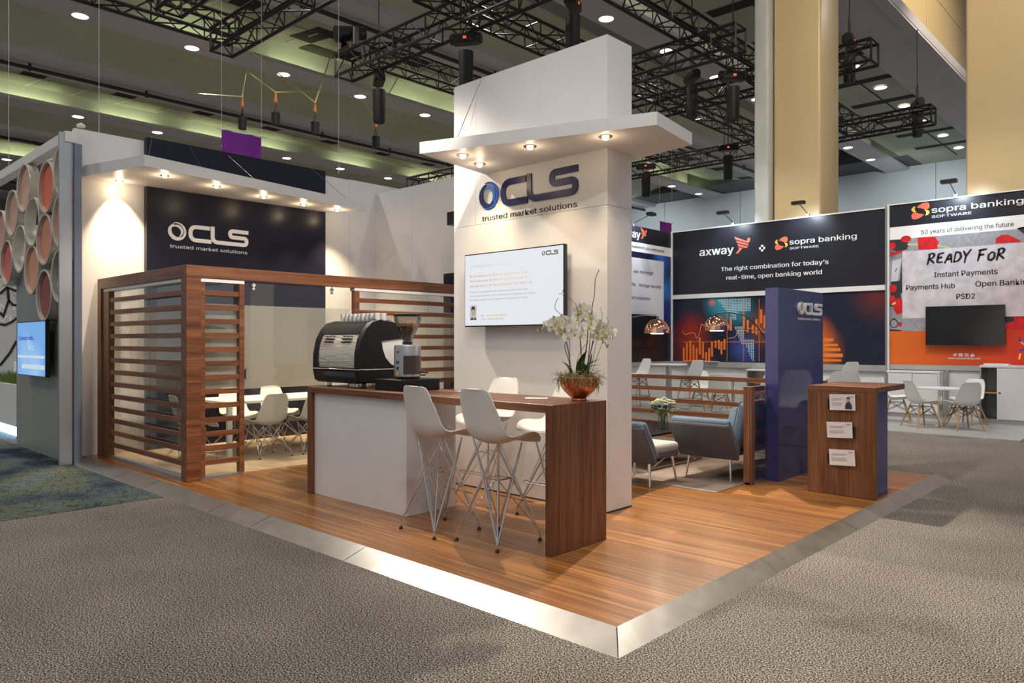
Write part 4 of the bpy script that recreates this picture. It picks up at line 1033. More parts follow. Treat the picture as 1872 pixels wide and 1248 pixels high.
m = MB(); text(m, 'axway', T2 @ FY(15.53, 4.13, -10.292), .95, .26, bold=.02, align='R'); m.out('logo_lettering', white_ink, lw, smooth=0)
m = MB(); bird(m, T2 @ FY(15.55, 4.13, -10.292), .28, 0); m.out('bird_logo', coral, lw, smooth=0)
tv('dark wall television on the exhibit wing wall beside the tower', FY(14.75, 1.45, -10.287), 1.38, .80, .05, black_gloss)
# second exhibit wall (far right)
Y2 = 16.9
sb = empty('exhibit_wall', 'exhibit wall with orange base and READY FOR lettering above the white cupboards', 'exhibit wall', (-3.2, Y2, .04)); T = Matrix.Translation((3.2, -Y2, -.04))
def spart(n, a, mt, par=None):
    m = MB(); m.box(*a, 0, T); return m.out(n, mt, par or sb, smooth=0)
hb = spart('header_board', (-4.95, -1.3, Y2, Y2+.05, 3.99, 4.45), board_black); spart('white_band', (-4.95, -1.3, Y2-.001, Y2+.05, 3.725, 3.99), white_ink)
desk = glow_print('grey_desk_print', (.33, .33, .37), [((-1.74+.0, 0, 3.4), .25, (.10, .10, .12)), ((-1.7, 0, 2.2), .3, (.24, .24, .26))], noise=14)
pb = spart('picture_board', (-4.95, -1.3, Y2, Y2+.05, 1.80, 3.725), desk)
t = NT('orange_red_print'); t.set(Roughness=.45); c = t.add('ShaderNodeTexCoord'); sx = t.add('ShaderNodeSeparateXYZ'); t.ln(c.outputs['Object'], sx.inputs[0]); mr = t.add('ShaderNodeMapRange'); t.ln(sx.outputs[0], mr.inputs[0]); mr.inputs[1].default_value = -1.75; mr.inputs[2].default_value = .9
t.base(t.ramp(mr.outputs[0], [(0, (.72, .15, .015)), (1, (.62, .02, .012))]))
ob_ = spart('orange_board', (-4.95, -1.3, Y2, Y2+.05, 1.10, 1.80), t.m)
pn = spart('pale_panel', (-4.705, -1.5, Y2-.004, Y2, 2.06, 3.46), glow_print('pale_pink_print', (.66, .62, .68), [((.4, 0, 2.4), .7, (.62, .50, .54)), ((-.9, 0, 3.1), .6, (.56, .54, .60))], noise=5))
spart('cross_rail', (-4.97, -1.3, Y2-.03, Y2+.05, 1.0, 1.10), bpy.data.materials['satin_grey_rail'])
spart('frame_post', (-3.9, -3.84, Y2-.04, Y2, .04, 1.02), alu); spart('lower_panel', (-4.95, -1.3, Y2, Y2+.05, .04, 1.0), white)
spart('frame_post', (-4.985, -4.955, Y2-.05, Y2+.05, .04, 4.48), white_metal); spart('cross_rail', (-4.95, -1.3, Y2-.02, Y2+.05, 4.45, 4.475), white_metal)
F = T @ FX(0, 0, Y2)
m = MB(); text(m, 'sopra banking', F @ Matrix.Translation((-4.155, 4.205, 0)), 1.56, .165, bold=.012); text(m, 'SOFTWARE', F @ Matrix.Translation((-4.155, 4.10, 0)), .70, .072, bold=.012); m.out('header_lettering', white_ink, hb, smooth=0)
m = MB(); ess(m, F @ Matrix.Translation((-4.535, 4.10, 0)), .34, 0, 1, .002); m.out('header_logo', [coral, yellow], hb, smooth=0)
Fp = T @ FX(0, 0, Y2-.004)
m = MB(); text(m, '50 years of delivering the future', F @ Matrix.Translation((-4.35, 3.785, .001)), 1.6, .125, bold=.004)
text(m, 'Instant Payments', Fp @ Matrix.Translation((-4.112, 2.888, 0)), 1.10, .148, bold=.012); text(m, 'Payments Hub', Fp @ Matrix.Translation((-4.633, 2.65, 0)), .895, .148, bold=.012); text(m, 'Open Banking', Fp @ Matrix.Translation((-3.382, 2.662, 0)), .93, .148, bold=.012); text(m, 'PSD2', Fp @ Matrix.Translation((-3.712, 2.428, 0)), .32, .148, bold=.012)
# brush capitals
def brush(ox, strokes, s=.225, wd=.042):
    for st in strokes:
        pts = [(ox+x*s*.62+y*.03, 3.16+y*s) for x, y in st]; n = len(pts)
        rp = rounded(pts, .03, 3) if n > 2 else [pts[0], ((pts[0][0]+pts[1][0])/2+.004, (pts[0][1]+pts[1][1])/2), pts[1]]
        m.ribbon(rp, [wd*(.75+.35*sin(pi*i/max(1, len(rp)-1))+random.uniform(-.08, .08)) for i in range(len(rp))], 0, .001, Fp)
R1 = [[(.08, -.05), (.22, .95)], [(.0, .86), (.5, .98), (.85, .85), (.7, .58), (.2, .45)], [(.3, .45), (.95, .05)]]
brush(-4.245, R1); brush(-4.075, [[(.85, .95), (.15, .85), (.08, .1), (.85, .12)], [(.1, .5), (.7, .56)]]); brush(-3.925, [[(.0, -.02), (.62, 1.0), (.9, .0)], [(.15, .32), (.85, .38)]]); brush(-3.775, [[(.1, .02), (.2, .95), (.75, .85), (.95, .45), (.6, .12), (.0, .06)]]); brush(-3.625, [[(.05, 1.0), (.45, .5)], [(1.0, 1.1), (.45, .5), (.4, -.1)]])
brush(-3.36, [[(.1, -.02), (.25, .98)], [(.0, .92), (1.05, 1.0)], [(.15, .52), (.8, .56)]]); brush(-3.19, [[(.5, .72), (.1, .5), (.15, .1), (.5, 0), (.85, .25), (.8, .6), (.45, .74)]]); brush(-3.04, R1)
m.out('printed_lettering', ink, sb, smooth=0)
m = MB(); text(m, 'www.soprabanking.com', F @ Matrix.Translation((-3.862, 1.228, 0)), .56, .055, bold=.01)
for i, k in enumerate((-3.74, -3.64, -3.535, -3.435)):
    A = F @ Matrix.Translation((k, 1.315, 0))
    if i == 0: m.prism([(-.035, .02), (-.01, .0), (-.035, -.018), (-.02, -.025), (.01, -.022), (.03, .005), (.04, .022), (.022, .03), (.006, .026), (-.005, .01), (-.03, .028)], 0, .001, A)
    elif i == 1: m.prism([(-.035, -.03), (.035, -.03), (.035, .03), (-.035, .03)], 0, .001, A)
    elif i == 2: m.ribbon([(-.03, -.026), (.03, -.026), (.03, .026), (-.03, .026), (-.03, -.03)], .009, 0, .001, A); m.ribbon([(.013*cos(a), .013*sin(a)) for a in [k2*pi/6 for k2 in range(13)]], .008, 0, .001, A)
    else: m.prism([(-.035, -.03), (.035, -.03), (.035, .004), (-.035, .004)], 0, .001, A); m.ribbon([(-.02, .032), (-.01, .014)], .008, 0, .001, A); m.ribbon([(0, .032), (-.01, .014)], .008, 0, .001, A); m.ribbon([(.018, .03), (.018, .012)], .012, 0, .001, A)
m.out('web_lettering', white_ink, ob_, smooth=0)
m = MB(); text(m, 'in', F @ Matrix.Translation((-3.658, 1.298, .0013)), .036, .045, bold=.02); m.out('icon_lettering', orange, ob_, smooth=0)
red = P('red_object_print', (.62, .012, .02), .45, vary=.25, vs=9); dk = P('dark_object_print', (.03, .03, .035), .45)
def blob(mb, x, z, rx, rz, mi, d=.0012, n=22, w=.0):
    mb.prism([(x+rx*cos(2*pi*i/n)*(1+w*sin(3*i)), z+rz*sin(2*pi*i/n)*(1+w*cos(2*i))) for i in range(n)], 0, d, F, mi)
m = MB()
m.prism([(-4.95, 3.55), (-4.95, 3.76), (-4.66, 3.70), (-4.58, 3.62), (-4.62, 3.50), (-4.8, 3.46)], 0, .0008, F, 1); m.prism([(-4.40, 3.47), (-4.42, 3.73), (-4.10, 3.72), (-4.03, 3.60), (-4.06, 3.47)], 0, .0009, F, 0)
blob(m, -4.64, 3.72, .10, .07, 0); blob(m, -4.90, 3.60, .06, .075, 0); blob(m, -4.16, 3.49, .11, .06, 0, .0014); m.prism([(-4.95, 3.44), (-4.70, 3.50), (-4.72, 3.44), (-4.95, 3.38)], 0, .001, F, 0)
m.prism([(-4.62, 3.62), (-4.42, 3.60), (-4.42, 3.57), (-4.60, 3.585)], 0, .0014, F, 2); m.prism([(-4.05, 3.54), (-3.82, 3.48), (-3.85, 3.465), (-4.06, 3.52)], 0, .0014, F, 2)
m.prism([(-3.05, 3.48), (-3.04, 3.58), (-2.95, 3.64), (-2.84, 3.63), (-2.64, 3.50), (-2.64, 3.47)], 0, .001, F, 0)
m.prism([(-2.70, 3.74), (-2.55, 3.58), (-2.45, 3.78)], 0, .001, F, 1); m.prism([(-4.93, 2.85), (-4.90, 3.28), (-4.72, 3.32), (-4.80, 2.85)], 0, .001, F, 3); m.prism([(-4.84, 3.05), (-4.86, 3.04), (-4.82, 3.12), (-4.80, 3.12)], 0, .0014, F, 1); m.prism([(-4.78, 2.6), (-4.72, 3.25), (-4.71, 2.6)], 0, .0008, F, 1)
m.prism([(-4.95, 2.32), (-4.93, 2.84), (-4.76, 2.86), (-4.72, 2.3)], 0, .0006, F, 1)
blob(m, -4.89, 2.70, .075, .08, 0, .0012); blob(m, -4.90, 2.46, .06, .09, 0, .0013); blob(m, -4.78, 2.32, .10, .17, 0, .0012, w=.05); m.prism([(-4.92, 2.37), (-4.84, 2.42), (-4.83, 2.38), (-4.91, 2.34)], 0, .0016, F, 2)
m.ribbon([(-4.87+.075*cos(a), 1.96+.085*sin(a)) for a in [k2*pi/12 for k2 in range(25)]], .018, 0, .001, F, 1); m.ribbon([(-4.93, 2.03), (-4.86, 2.07), (-4.80, 1.98), (-4.74, 1.93)], .014, 0, .0012, F, 1); blob(m, -4.75, 1.94, .035, .05, 0, .0014); m.prism([(-4.95, 1.80), (-4.95, 1.84), (-4.72, 1.82), (-4.72, 1.80)], 0, .001, F, 1)
m.prism([(-2.88, 1.80), (-2.86, 2.06), (-2.6, 2.06), (-1.6, 2.06), (-1.6, 1.80)], 0, .0008, F, 0); blob(m, -2.84, 2.0, .10, .06, 1, .0012)
m.out('printed_objects', [red, dk, P('lime_lace_print', (.60, .62, .22), .5), P('pale_tablet_print', (.58, .60, .68), .5)], pb, smooth=0)
m = MB()
for st, mi in (([(-2.67, 1.66), (-2.655, 1.62), (-2.64, 1.58)], 0), ([(-2.655, 1.60), (-2.625, 1.56), (-2.59, 1.52)], 1), ([(-2.655, 1.36), (-2.635, 1.42), (-2.60, 1.43), (-2.54, 1.42)], 0), ([(-2.665, 1.24), (-2.655, 1.30), (-2.645, 1.36)], 2)): m.ribbon(st, .030, 0, .0012, F, mi)
m.out('printed_runner', [blue_paint, P('peach_print', (.8, .45, .28), .5), yellow], ob_, smooth=0)
tv('dark wall television hanging below the READY FOR lettering', FX(-4.246, 1.508, Y2-.004), 1.373, .782, .05, black_gloss)
# cupboards
def cupboard(label, x0, x1, y0, y1, z1, open_to=None):
    r = empty('cupboard', label, 'cupboard', ((x0+x1)/2, (y0+y1)/2, .04), 0, 'white exhibit cupboards'); T = Matrix.Translation((-(x0+x1)/2, -(y0+y1)/2, -.04))
    def p(n, a, mt, par=r):
        m = MB(); m.box(*a, .002, T); return m.out(n, mt, par, smooth=0)
    p('top', (x0, x1, y0, y1, z1-.04, z1), white)
    p('carcass_side', (x0, x0+.03, y0, y1, .04, z1-.04), alu); p('carcass_side', (x1-.03, x1, y0, y1, .04, z1-.04), white); p('back', (x0, x1, y1-.02, y1, .04, z1-.04), white_metal); p('plinth', (x0, x1, y0+.01, y1, .04, .12), alu)
    a = open_to or x0+.03; k = (x1-.03-a)/2
    for i in range(2):
        d = p('door', (a+k*i+.004, a+k*(i+1)-.004, y0-.005, y0+.015, .125, z1-.05), white)
        if i == 0 and open_to: m = MB(); m.cyl(T @ Vector((a+.05, y0-.012, .62)), T @ Vector((a+.05, y0, .62)), .015); m.out('lock', black, d)
    if open_to: p('shelf', (x0+.03, a, y0+.02, y1-.02, .60, .62), beech); m = MB(); m.box(x0+.02, x0+.05, y0-.01, y0+.02, z1-.12, z1-.06, 0, T) if 0 else m.cyl(T @ Vector((x0+.22, y0-.01, z1-.07)), T @ Vector((x0+.22, y0, z1-.07)), .012); m.out('lock', black, r)
    return r
cupboard('white exhibit cupboard with one door open showing a shelf, under the orange wall', -3.20, -1.8, 16.3, 16.85, 1.13, -2.92)
cupboard('closed white exhibit cupboard below the orange wall beside the frame post', -4.90, -3.92, 16.50, 16.84, .98)
cupboard('white exhibit cupboard under the city chart graphic beside the navy pillar', -8.0, -7.2, 16.56, 16.92, .93, -7.55)
for i, (x, y, z, l) in enumerate(((-2.95, 16.5, 1.13, 'white brochure stack lying on the open exhibit cupboard'), (-2.45, 16.5, 1.13, 'red brochure lying on the open exhibit cupboard'))):
    o = thing('brochure', MB().box(-.2, .2, -.12, .12, 0, .03-.02*i, .002), white if i == 0 else coral, l, 'brochure'); o.location = (x, y, z)
# furniture of the neighbour booth
def ped_table(label, x, y, h, r0, foot='round'):
    r = empty('pedestal_table', label, 'table', (x, y, .04))
    m = MB(); m.lathe([(0, h-.03), (r0-.01, h-.03), (r0, h-.02), (r0, h-.004), (r0-.006, h), (0, h)], 48); m.out('tabletop', white, r, smooth=40)
    m = MB(); m.cyl((0, 0, .02), (0, 0, h-.03), .045 if h < .9 else .07, n=24); m.out('column', chrome if h < .9 else alu, r)
    m = MB()
    if foot == 'round': m.lathe([(0, 0), (.26, 0), (.26, .012), (.06, .03), (0, .03)], 40)
    else: m.box(-.36, .36, -.035, .035, 0, .03, .004); m.box(-.035, .035, -.36, .36, 0, .03, .004)
    m.out('base', chrome, r, smooth=40); return r
ped_table('low round white table with chrome column among wooden leg chairs', -3.60, 15.25, .70, .40, 'cross')
ped_table('high round white table behind the lounge fence by the wing wall', -9.0, 14.75, 1.03, .42)
ped_table('low round white table behind the lounge fence among wooden leg chairs', -7.8, 15.5, .72, .40)
low_wood = make_chair('side_chair', '', 'chair', .44, 'wood'); bar_wood = make_chair('bar_stool', '', 'bar stool', .74, 'wood')
G = 'wooden leg shell chairs in the exhibit stand'
place(low_wood, 0, (-3.80, 14.75, .04), radians(-40), 'white shell chair with wooden legs beside the round table, back to the kiosk', G)
place(low_wood, 1, (-3.16, 14.83, .04), radians(42), 'white shell chair with wooden legs seen from behind, before the open cupboard', G)
place(low_wood, 1, (-3.30, 15.85, .04), radians(160), 'white shell chair with wooden legs beyond the round table, facing the kiosk', G)
place(low_wood, 1, (-4.40, 15.45, .04), radians(-75), 'white shell chair with wooden legs half hidden by the kiosk worktop', G)
place(low_wood, 1, (-7.72, 14.72, .04), radians(15), 'white shell chair with wooden legs seen from behind through the lounge fence', G)
place(low_wood, 1, (-8.75, 15.75, .04), radians(-150), 'white shell chair with wooden legs behind the fence, beyond the tall stool', G)
place(low_wood, 1, (-7.1, 15.4, .04), radians(70), 'white shell chair with wooden legs behind the fence, beside the navy pillar', G)
G = 'wooden leg bar stools in the exhibit stand'
place(bar_wood, 0, (-9.74, 14.62, .04), radians(160), 'white bar stool with wooden legs behind the fence, close to the tower', G)
place(bar_wood, 1, (-8.35, 14.55, .04), radians(75), 'white bar stool with wooden legs behind the fence, side on, beside the copper lamp', G)
place(bar_wood, 1, (-5.35, 15.3, .04), radians(62), 'white bar stool side on beyond the kiosk, under the black exhibit wall', G)
place(bar_wood, 1, (-6.55, 15.7, .04), radians(200), 'white bar stool beyond the kiosk, touching the navy pillar edge', G)
o = thing('brochure', MB().box(-.25, .25, -.12, .12, 0, .03, .002), coral, 'coral brochure pile on the ledge below the city chart graphic', 'brochure'); o.location = (-9.55, 16.88, 1.07)
o = thing('brochure', MB().box(-.18, .18, -.05, .05, 0, .02, .002), white, 'white brochure pile on the ledge below the city chart graphic', 'brochure'); o.location = (-9.1, 16.93, 1.07)
# flood lamps on arms
arms = []
def flood(label, base, d, ln=.55):
    r = empty('arm_flood_lamp', label, 'lamp', base, 0, 'arm flood lamps on the exhibit walls')
    d = Vector(d).normalized(); e = d*ln+Vector((0, 0, .22)); sd = d.cross(Vector((0, 0, 1)))
    m = MB(); m.box(-.03, .03, -.03, .03, -.03, .05, .004); m.out('clamp', alu, r, smooth=0)
    m = MB(); m.tube([(0, 0, .03), e*.5+Vector((0, 0, .02)), e], .010, 8); m.out('arm', black_metal, r, smooth=60)
    m = MB(); q = Matrix(((sd.x, d.x, 0, e.x), (sd.y, d.y, 0, e.y), (0, 0, 1, e.z), (0, 0, 0, 1))); m.box(-.14, .14, -.07, .07, -.035, .035, .006, q); h = m.out('lamp_head', black_metal, r, smooth=0)
    m = MB(); m.box(-.12, .12, -.074, -.070, -.028, .028, 0, q); m.out('lens', hall_lamp, h, smooth=0)
    arms.append((Vector(base)+e-Vector((0, 0, .08)), -d))
flood('black arm flood lamp on the exhibit wing wall beside the tower', (-10.32, 15.25, 4.43), (1, .1, 0), .5)
flood('black arm flood lamp on the black exhibit wall above the orange bird logo', (-8.55, 17.0, 4.46), (0, -1, 0))
flood('black arm flood lamp on the black exhibit wall beside the beige column', (-6.72, 17.0, 4.46), (0, -1, 0))
flood('black arm flood lamp on the exhibit wall with READY FOR lettering', (-3.72, 16.9, 4.48), (0, -1, 0))
# ================================================================== STAND ON THE FAR LEFT
struct('wall_grey', MB().box(-13.32, -10.66, 3.05, 3.15, .05, 2.64).box(-13.30, -10.70, 3.055, 3.14, 0, .05), grey_wall, smooth=0)
fr = empty('ring_wall_frame', 'white metal frame holding the wall of coloured rings', 'frame', (-12, 3.0, 0)); T = Matrix.Translation((12, -3.0, 0))
m = MB(); m.box(-10.685, -10.645, 2.90, 3.05, 0, 4.25, .004, T); m.out('post', alu, fr, smooth=0)
m = MB(); m.box(-10.66, -10.60, 3.06, 3.15, 0, 4.12, .004, T); m.out('post', P('blue_grey_post', (.20, .23, .29), .4, metal=.5), fr, smooth=0)
m = MB(); m.box(-14.9, -10.63, 2.96, 3.10, 4.13, 4.27, .004, T); m.out('top_beam', white_metal, fr, smooth=0)
m = MB(); m.lathe([(.05, 0), (.05, .03), (.0, .06)], 16, T @ Vector((-10.75, 3.18, 4.38))); m.out('cap', white_metal, fr)
rings = [(-12.388, 3.775, (.72, .42, .30), 'peach', 'under the frame beam, second in the top row from the post'), (-11.304, 3.638, (.80, .16, .08), 'bright red', 'near the top of the frame'), (-10.61, 3.78, None, 'hollow', 'at the top beside the post'), (-13.031, 3.493, (.66, .38, .29), 'dusty pink', 'in the upper area above the red one'),
         (-13.74, 3.28, (.60, .34, .28), 'rose', 'at the far end of the frame'), (-11.96, 3.245, None, 'hollow', 'between the bright red and peach ones'), (-11.386, 2.949, (.70, .28, .17), 'terracotta', 'below the bright red one'),
         (-10.669, 3.129, (.76, .34, .19), 'orange', 'beside the post'), (-12.60, 2.925, None, 'hollow', 'above the grey panel edge'), (-13.346, 2.776, (.72, .15, .12), 'coral red', 'past the grey panel end'), (-11.99, 2.58, (.75, .33, .20), 'salmon', 'over the grey panel, left of the dark one'), (-11.40, 2.20, (.28, .065, .05), 'dark maroon', 'lowest of all, above the small screen'), (-10.714, 2.42, 'mirror', 'mirror', 'lowest beside the post')]
ringm = P('cream_ring_steel', (.62, .58, .50), .32, metal=.35, vary=.05)
def cut(m, x):
    if x > -11.1: bmesh.ops.bisect_plane(m.bm, geom=list(m.bm.verts)+list(m.bm.edges)+list(m.bm.faces), plane_co=(-10.705-x, 0, 0), plane_no=(1, 0, 0), clear_outer=True)
for x, z, c, nm, wh in rings:
    r = empty('display_ring', '%s drum ring %s' % (nm, wh.replace(', left of the dark one', ' next to the dark one')), 'ring', (x, 2.93, z-.355), 0, 'drum rings on the ring wall')
    q = Matrix.Translation((0, 0, .355)) @ Matrix.Rotation(pi/2, 4, 'X')
    m = MB(); m.lathe([(.344, .0), (.350, .008), (.344, .016), (.332, .016), (.318, .010), (.318, -.12), (.344, -.12), (.344, .0)], 56, m=q); cut(m, x); m.out('drum_ring', ringm, r, smooth=40)
    if c == 'mirror':
        m = MB(); m.lathe([(0, -.05), (.319, -.05), (.319, -.06), (0, -.06)], 48, m=q); cut(m, x); m.out('mirror_disc', P('blue_mirror', (.55, .62, .66), .06, metal=1), r, smooth=30)
    elif c:
        m = MB(); m.lathe([(0, -.03), (.319, -.03), (.319, -.04), (0, -.04)], 48, m=q); cut(m, x); m.out('coloured_disc', P('disc_'+nm.replace(' ', '_'), c, .45, vary=.05), r, smooth=30)
scr_blue = glow_print('pale_blue_screen', (.16, .36, .72), [((.4, 0, .25), .5, (.35, .55, .85)), ((.9, 0, .1), .5, (.40, .62, .90))], .25, emit=.8)
r, sc, L = tv('small wall television with pale blue picture on the grey panel', FX(-12.62, 1.10, 3.049), 1.37, .76, .06, scr_blue, mount=.09)
m = MB(); text(m, 'Connect with...', L @ Matrix.Translation((.10, .50, 0)), .80, .085, bold=.02); m.out('screen_lettering', P('blue_screen_ink', (.03, .03, .42), .4, emit=.3), sc, smooth=0)
m = MB(); m.box(.03, 1.34, .25, .285, 0, .001, 0, L); m.box(.25, 1.34, .10, .16, 0, .001, 0, L)
for i in range(7): m.prism([(.62, .36), (.62+.22*cos(.35*i), .36+.16*sin(.35*i)), (.64+.20*cos(.35*i+.16), .36+.14*sin(.35*i+.16))], 0, .001, L)
m.out('screen_picture', P('pale_screen_white', (.72, .86, .95), .4, emit=.5), sc, smooth=0)
bw2 = empty('backdrop_wall', 'white stand wall with black line drawing and pale words beyond the grey panel', 'stand wall', (-17.0, 5.0, 0)); T = Matrix.Translation((17, -5, 0))
m = MB(); m.box(-17.1, -17.0, 3.3, 9, 0, 3.9, 0, T); m.out('wall_body', P('pale_stand_wall', (.60, .61, .62), .5, vary=.04), bw2, smooth=0)
def onX(px, py, x):
    d = R_*((px-936)/FPX)+F_+Vector((0, 0, (624-py)/FPX)); t_ = x/d.x; return (d.y*t_, CAMH+d.z*t_)
m = MB(); G3 = T @ FY(0, 0, -17.0)
for seg in ([(0, 537), (13, 525), (30, 532)], [(14, 526), (16, 549), (6, 578), (0, 571)], [(16, 549), (23, 557), (31, 558)], [(0, 592), (9, 594), (22, 588), (31, 581)], [(0, 668), (18, 645), (31, 622)], [(30, 502), (20, 512), (0, 505)]):
    m.ribbon([onX(x, y, -17.0) for x, y in seg], .045, 0, .006, G3)
y_, z_ = onX(30, 448, -17.0); text(m, 'a', G3 @ Matrix.Translation((y_+.02, z_+.1, 0)), .30, .34, bold=.02)
m.out('line_drawing', ink, bw2, smooth=0)
m = MB()
for s, px, py, w_ in (('TALENT', 33, 567, .95), ('ACTIVE', 31, 588, 1.0)): y_, z_ = onX(px, py, -17.0); text(m, s, G3 @ Matrix.Translation((y_, z_, 0)), w_, .17, bold=.03, align='R')
m.out('pale_words', white_ink, bw2, smooth=0)
m = MB()
for s, px, py, w_ in (('TECHNIC', 31, 524, 1.1), ('INTEGRITY', 38, 547, 1.3)): y_, z_ = onX(px, py, -17.0); text(m, s, G3 @ Matrix.Translation((y_, z_, 0)), w_, .15, align='R')
m.out('grey_words', grey_ink, bw2, smooth=0)
pl = empty('planter', 'white planter box of artificial grass glowing blue at its base', 'planter', (-15.1, 3.55, 0))
m = MB(); m.box(-.9, .95, -.25, .25, .16, .86, .004); m.out('box', white, pl, smooth=0)
m = MB(); m.box(-.88, .93, -.23, .23, .0, .16); m.out('light_base', blue_lamp, pl, smooth=0)
m = MB()
for i in range(900):
    x, y = random.uniform(-.88, .93), random.uniform(-.23, .23); h = random.uniform(.10, .22); b = Vector((x, y, .86)); k = Vector((random.uniform(-.04, .04), random.uniform(-.04, .04), h)); w_ = Vector((.006, .003, 0))
    m.quad(b-w_, b+w_, b+k*.6+w_*.7, b+k*.6-w_*.7); m.quad(b+k*.6-w_*.7, b+k*.6+w_*.7, b+k+w_*.1, b+k-w_*.1)
o = m.out('grass', P('artificial_grass', (.12, .17, .03), .7, vary=.4, vs=30), pl, smooth=0, fix=False); o['kind'] = 'stuff'
o = empty('bar_stool', 'white stool with chrome frame beyond the planter', 'bar stool', (-16.4, 3.95, 0))
m = MB(); m.box(-.2, .2, -.2, .2, .95, 1.02, .01); m.box(-.2, -.17, -.2, .2, 1.0, 1.2, .01); m.out('seat', white_gloss, o, smooth=0)
m = MB(); [m.tube([(a*.18, b*.18, 0), (a*.18, b*.18, .96)], .012, 6) for a in (-1, 1) for b in (-1, 1)]; m.out('leg_frame', chrome, o)

# ================================================================== HALL SHELL
c_beam = P('grey_beam_paint', (.64, .61, .66), .6, vary=.05, vs=.6); c_green = P('green_lit_soffit', (.55, .58, .45), .7, vary=.08, vs=.5); c_panel = P('ceiling_panel', (.44, .46, .35), .55, vary=.12, vs=.8); c_dark = P('dark_ceiling_void', (.012, .012, .012), .8)  # soffit colour has the green cast of the cove light mixed in
c_light = P('ceiling_panel_joint', (.85, .88, .70), .6); c_pipe = P('dark_pipe', (.035, .03, .035), .5)
# hall module: light beams run along Y every 12.6 m, 12.5 m above the floor
K = 1.85
def HX(x): return x*K
def HZ(z): return CAMH+(z-CAMH)*K
ROWS = [-1.24, -8.07, -14.95, -21.7, -28.5, -35.3]
YA, YB = -8.0, 28.0
ce = MB()
def strip(x0, z0, x1, z1, mi, y0=YA, y1=YB): ce.quad((HX(x0), HX(y0), HZ(z0)), (HX(x0), HX(y1), HZ(z0)), (HX(x1), HX(y1), HZ(z1)), (HX(x1), HX(y0), HZ(z1)), mi=mi)
def patch(*p, mi): ce.quad(*[(HX(a), HX(b), HZ(c)) for a, b, c in p], mi=mi)
for X0 in ROWS:
    if X0 > -2:
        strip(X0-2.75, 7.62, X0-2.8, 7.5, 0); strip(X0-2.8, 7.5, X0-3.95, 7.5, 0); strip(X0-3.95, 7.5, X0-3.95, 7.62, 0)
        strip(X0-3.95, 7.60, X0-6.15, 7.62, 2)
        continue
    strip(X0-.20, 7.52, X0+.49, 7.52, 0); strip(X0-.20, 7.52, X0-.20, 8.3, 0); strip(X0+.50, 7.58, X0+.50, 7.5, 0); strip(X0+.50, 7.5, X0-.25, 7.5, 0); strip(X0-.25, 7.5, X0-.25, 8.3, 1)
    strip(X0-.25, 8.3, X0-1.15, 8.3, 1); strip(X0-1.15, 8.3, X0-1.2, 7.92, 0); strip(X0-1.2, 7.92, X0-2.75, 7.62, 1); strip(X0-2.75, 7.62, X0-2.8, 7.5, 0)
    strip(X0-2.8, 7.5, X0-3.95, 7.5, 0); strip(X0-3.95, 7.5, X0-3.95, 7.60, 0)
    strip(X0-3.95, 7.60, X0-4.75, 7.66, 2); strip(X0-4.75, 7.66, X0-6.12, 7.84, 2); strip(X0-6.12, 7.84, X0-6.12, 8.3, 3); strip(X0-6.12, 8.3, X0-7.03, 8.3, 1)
    y = YA+1.0
    while y < YB:
        a, b, za, zb = X0-4.75, X0-6.12, 7.66, 7.84
        patch((a, y, za-.006), (a, y+.03, za-.006), (b, y+.03, zb-.006), (b, y, zb-.006), mi=4)
        y += 1.0
    strip(X0-4.745, 7.655, X0-4.765, 7.655, 3)
    y = YA+.5+(.35 if X0 < -14 else 0)
    while y < YB-1:
        patch((X0-4.22, y, 7.612), (X0-4.22, y+.48, 7.612), (X0-4.73, y+.48, 7.648), (X0-4.73, y, 7.648), mi=3)
        y += 1.95
# larger open hatches near the truss corner
for x0, x1, y0, y1 in ((-12.5, -13.55, 7.80, 8.30), (-13.62, -14.15, 8.35, 9.2)):
    z_ = lambda x: 7.60+(.06*min(1, (X_-x)/.8) if X_-x < .8 else .06+.18*(X_-x-.8)/1.37)
    X_ = -8.07-3.95; patch((x0, y0, z_(x0)-.012), (x0, y1, z_(x0)-.012), (x1, y1, z_(x1)-.012), (x1, y0, z_(x1)-.012), mi=3)
y = 1.1
while y < 27:   # cross slots over the beige columns
    patch((-5.25, y, 7.60), (-5.25, y+.30, 7.60), (-6.75, y+.30, 7.605), (-6.75, y, 7.605), mi=3)
    patch((-5.95, y+.3, 7.602), (-5.95, y+1.87, 7.602), (-5.99, y+1.87, 7.602), (-5.99, y+.3, 7.602), mi=3)
    y += 1.87
ce.quad((-7.9, -16, 18.5), (14, -16, 18.5), (14, 52, 18.5), (-7.9, 52, 18.5), mi=0)
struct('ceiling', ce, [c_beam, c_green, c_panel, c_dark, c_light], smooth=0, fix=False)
for i, X0 in enumerate(ROWS[1:5]):   # cove tubes lying on each light beam, and the pipe under the thin beam
    words = ('first', 'second', 'third', 'fourth')[i]
    cv = empty('cove_light', 'greenish cove light line tucked behind the %s grey ceiling beam counted from the tower' % words, 'light', (HX(X0), 16, HZ(7.522)))
    y = HX(YA)+2
    while y < HX(YB)-3:
        MB().box(-.05, .05, y-16, y-13.4, .003, .08).out('light_tube', cove_lamp, cv, smooth=0)
        y += random.choice((3.2, 4.4, 6.0))
    m = MB(); m.tube([(HX(X0-3.35), HX(YA), HZ(7.40)), (HX(X0-3.35), HX(YB), HZ(7.40))], .08, 8)
    y = HX(YA)+1
    while y < HX(YB): m.cyl((HX(X0-3.35), y, HZ(7.34)), (HX(X0-3.35), y, HZ(7.52)), .055, n=6); y += 4.4
    thing('ceiling_pipe', m, c_pipe, 'dark pipe clipped under the %s thin ceiling beam counted from the tower' % words, 'pipe')
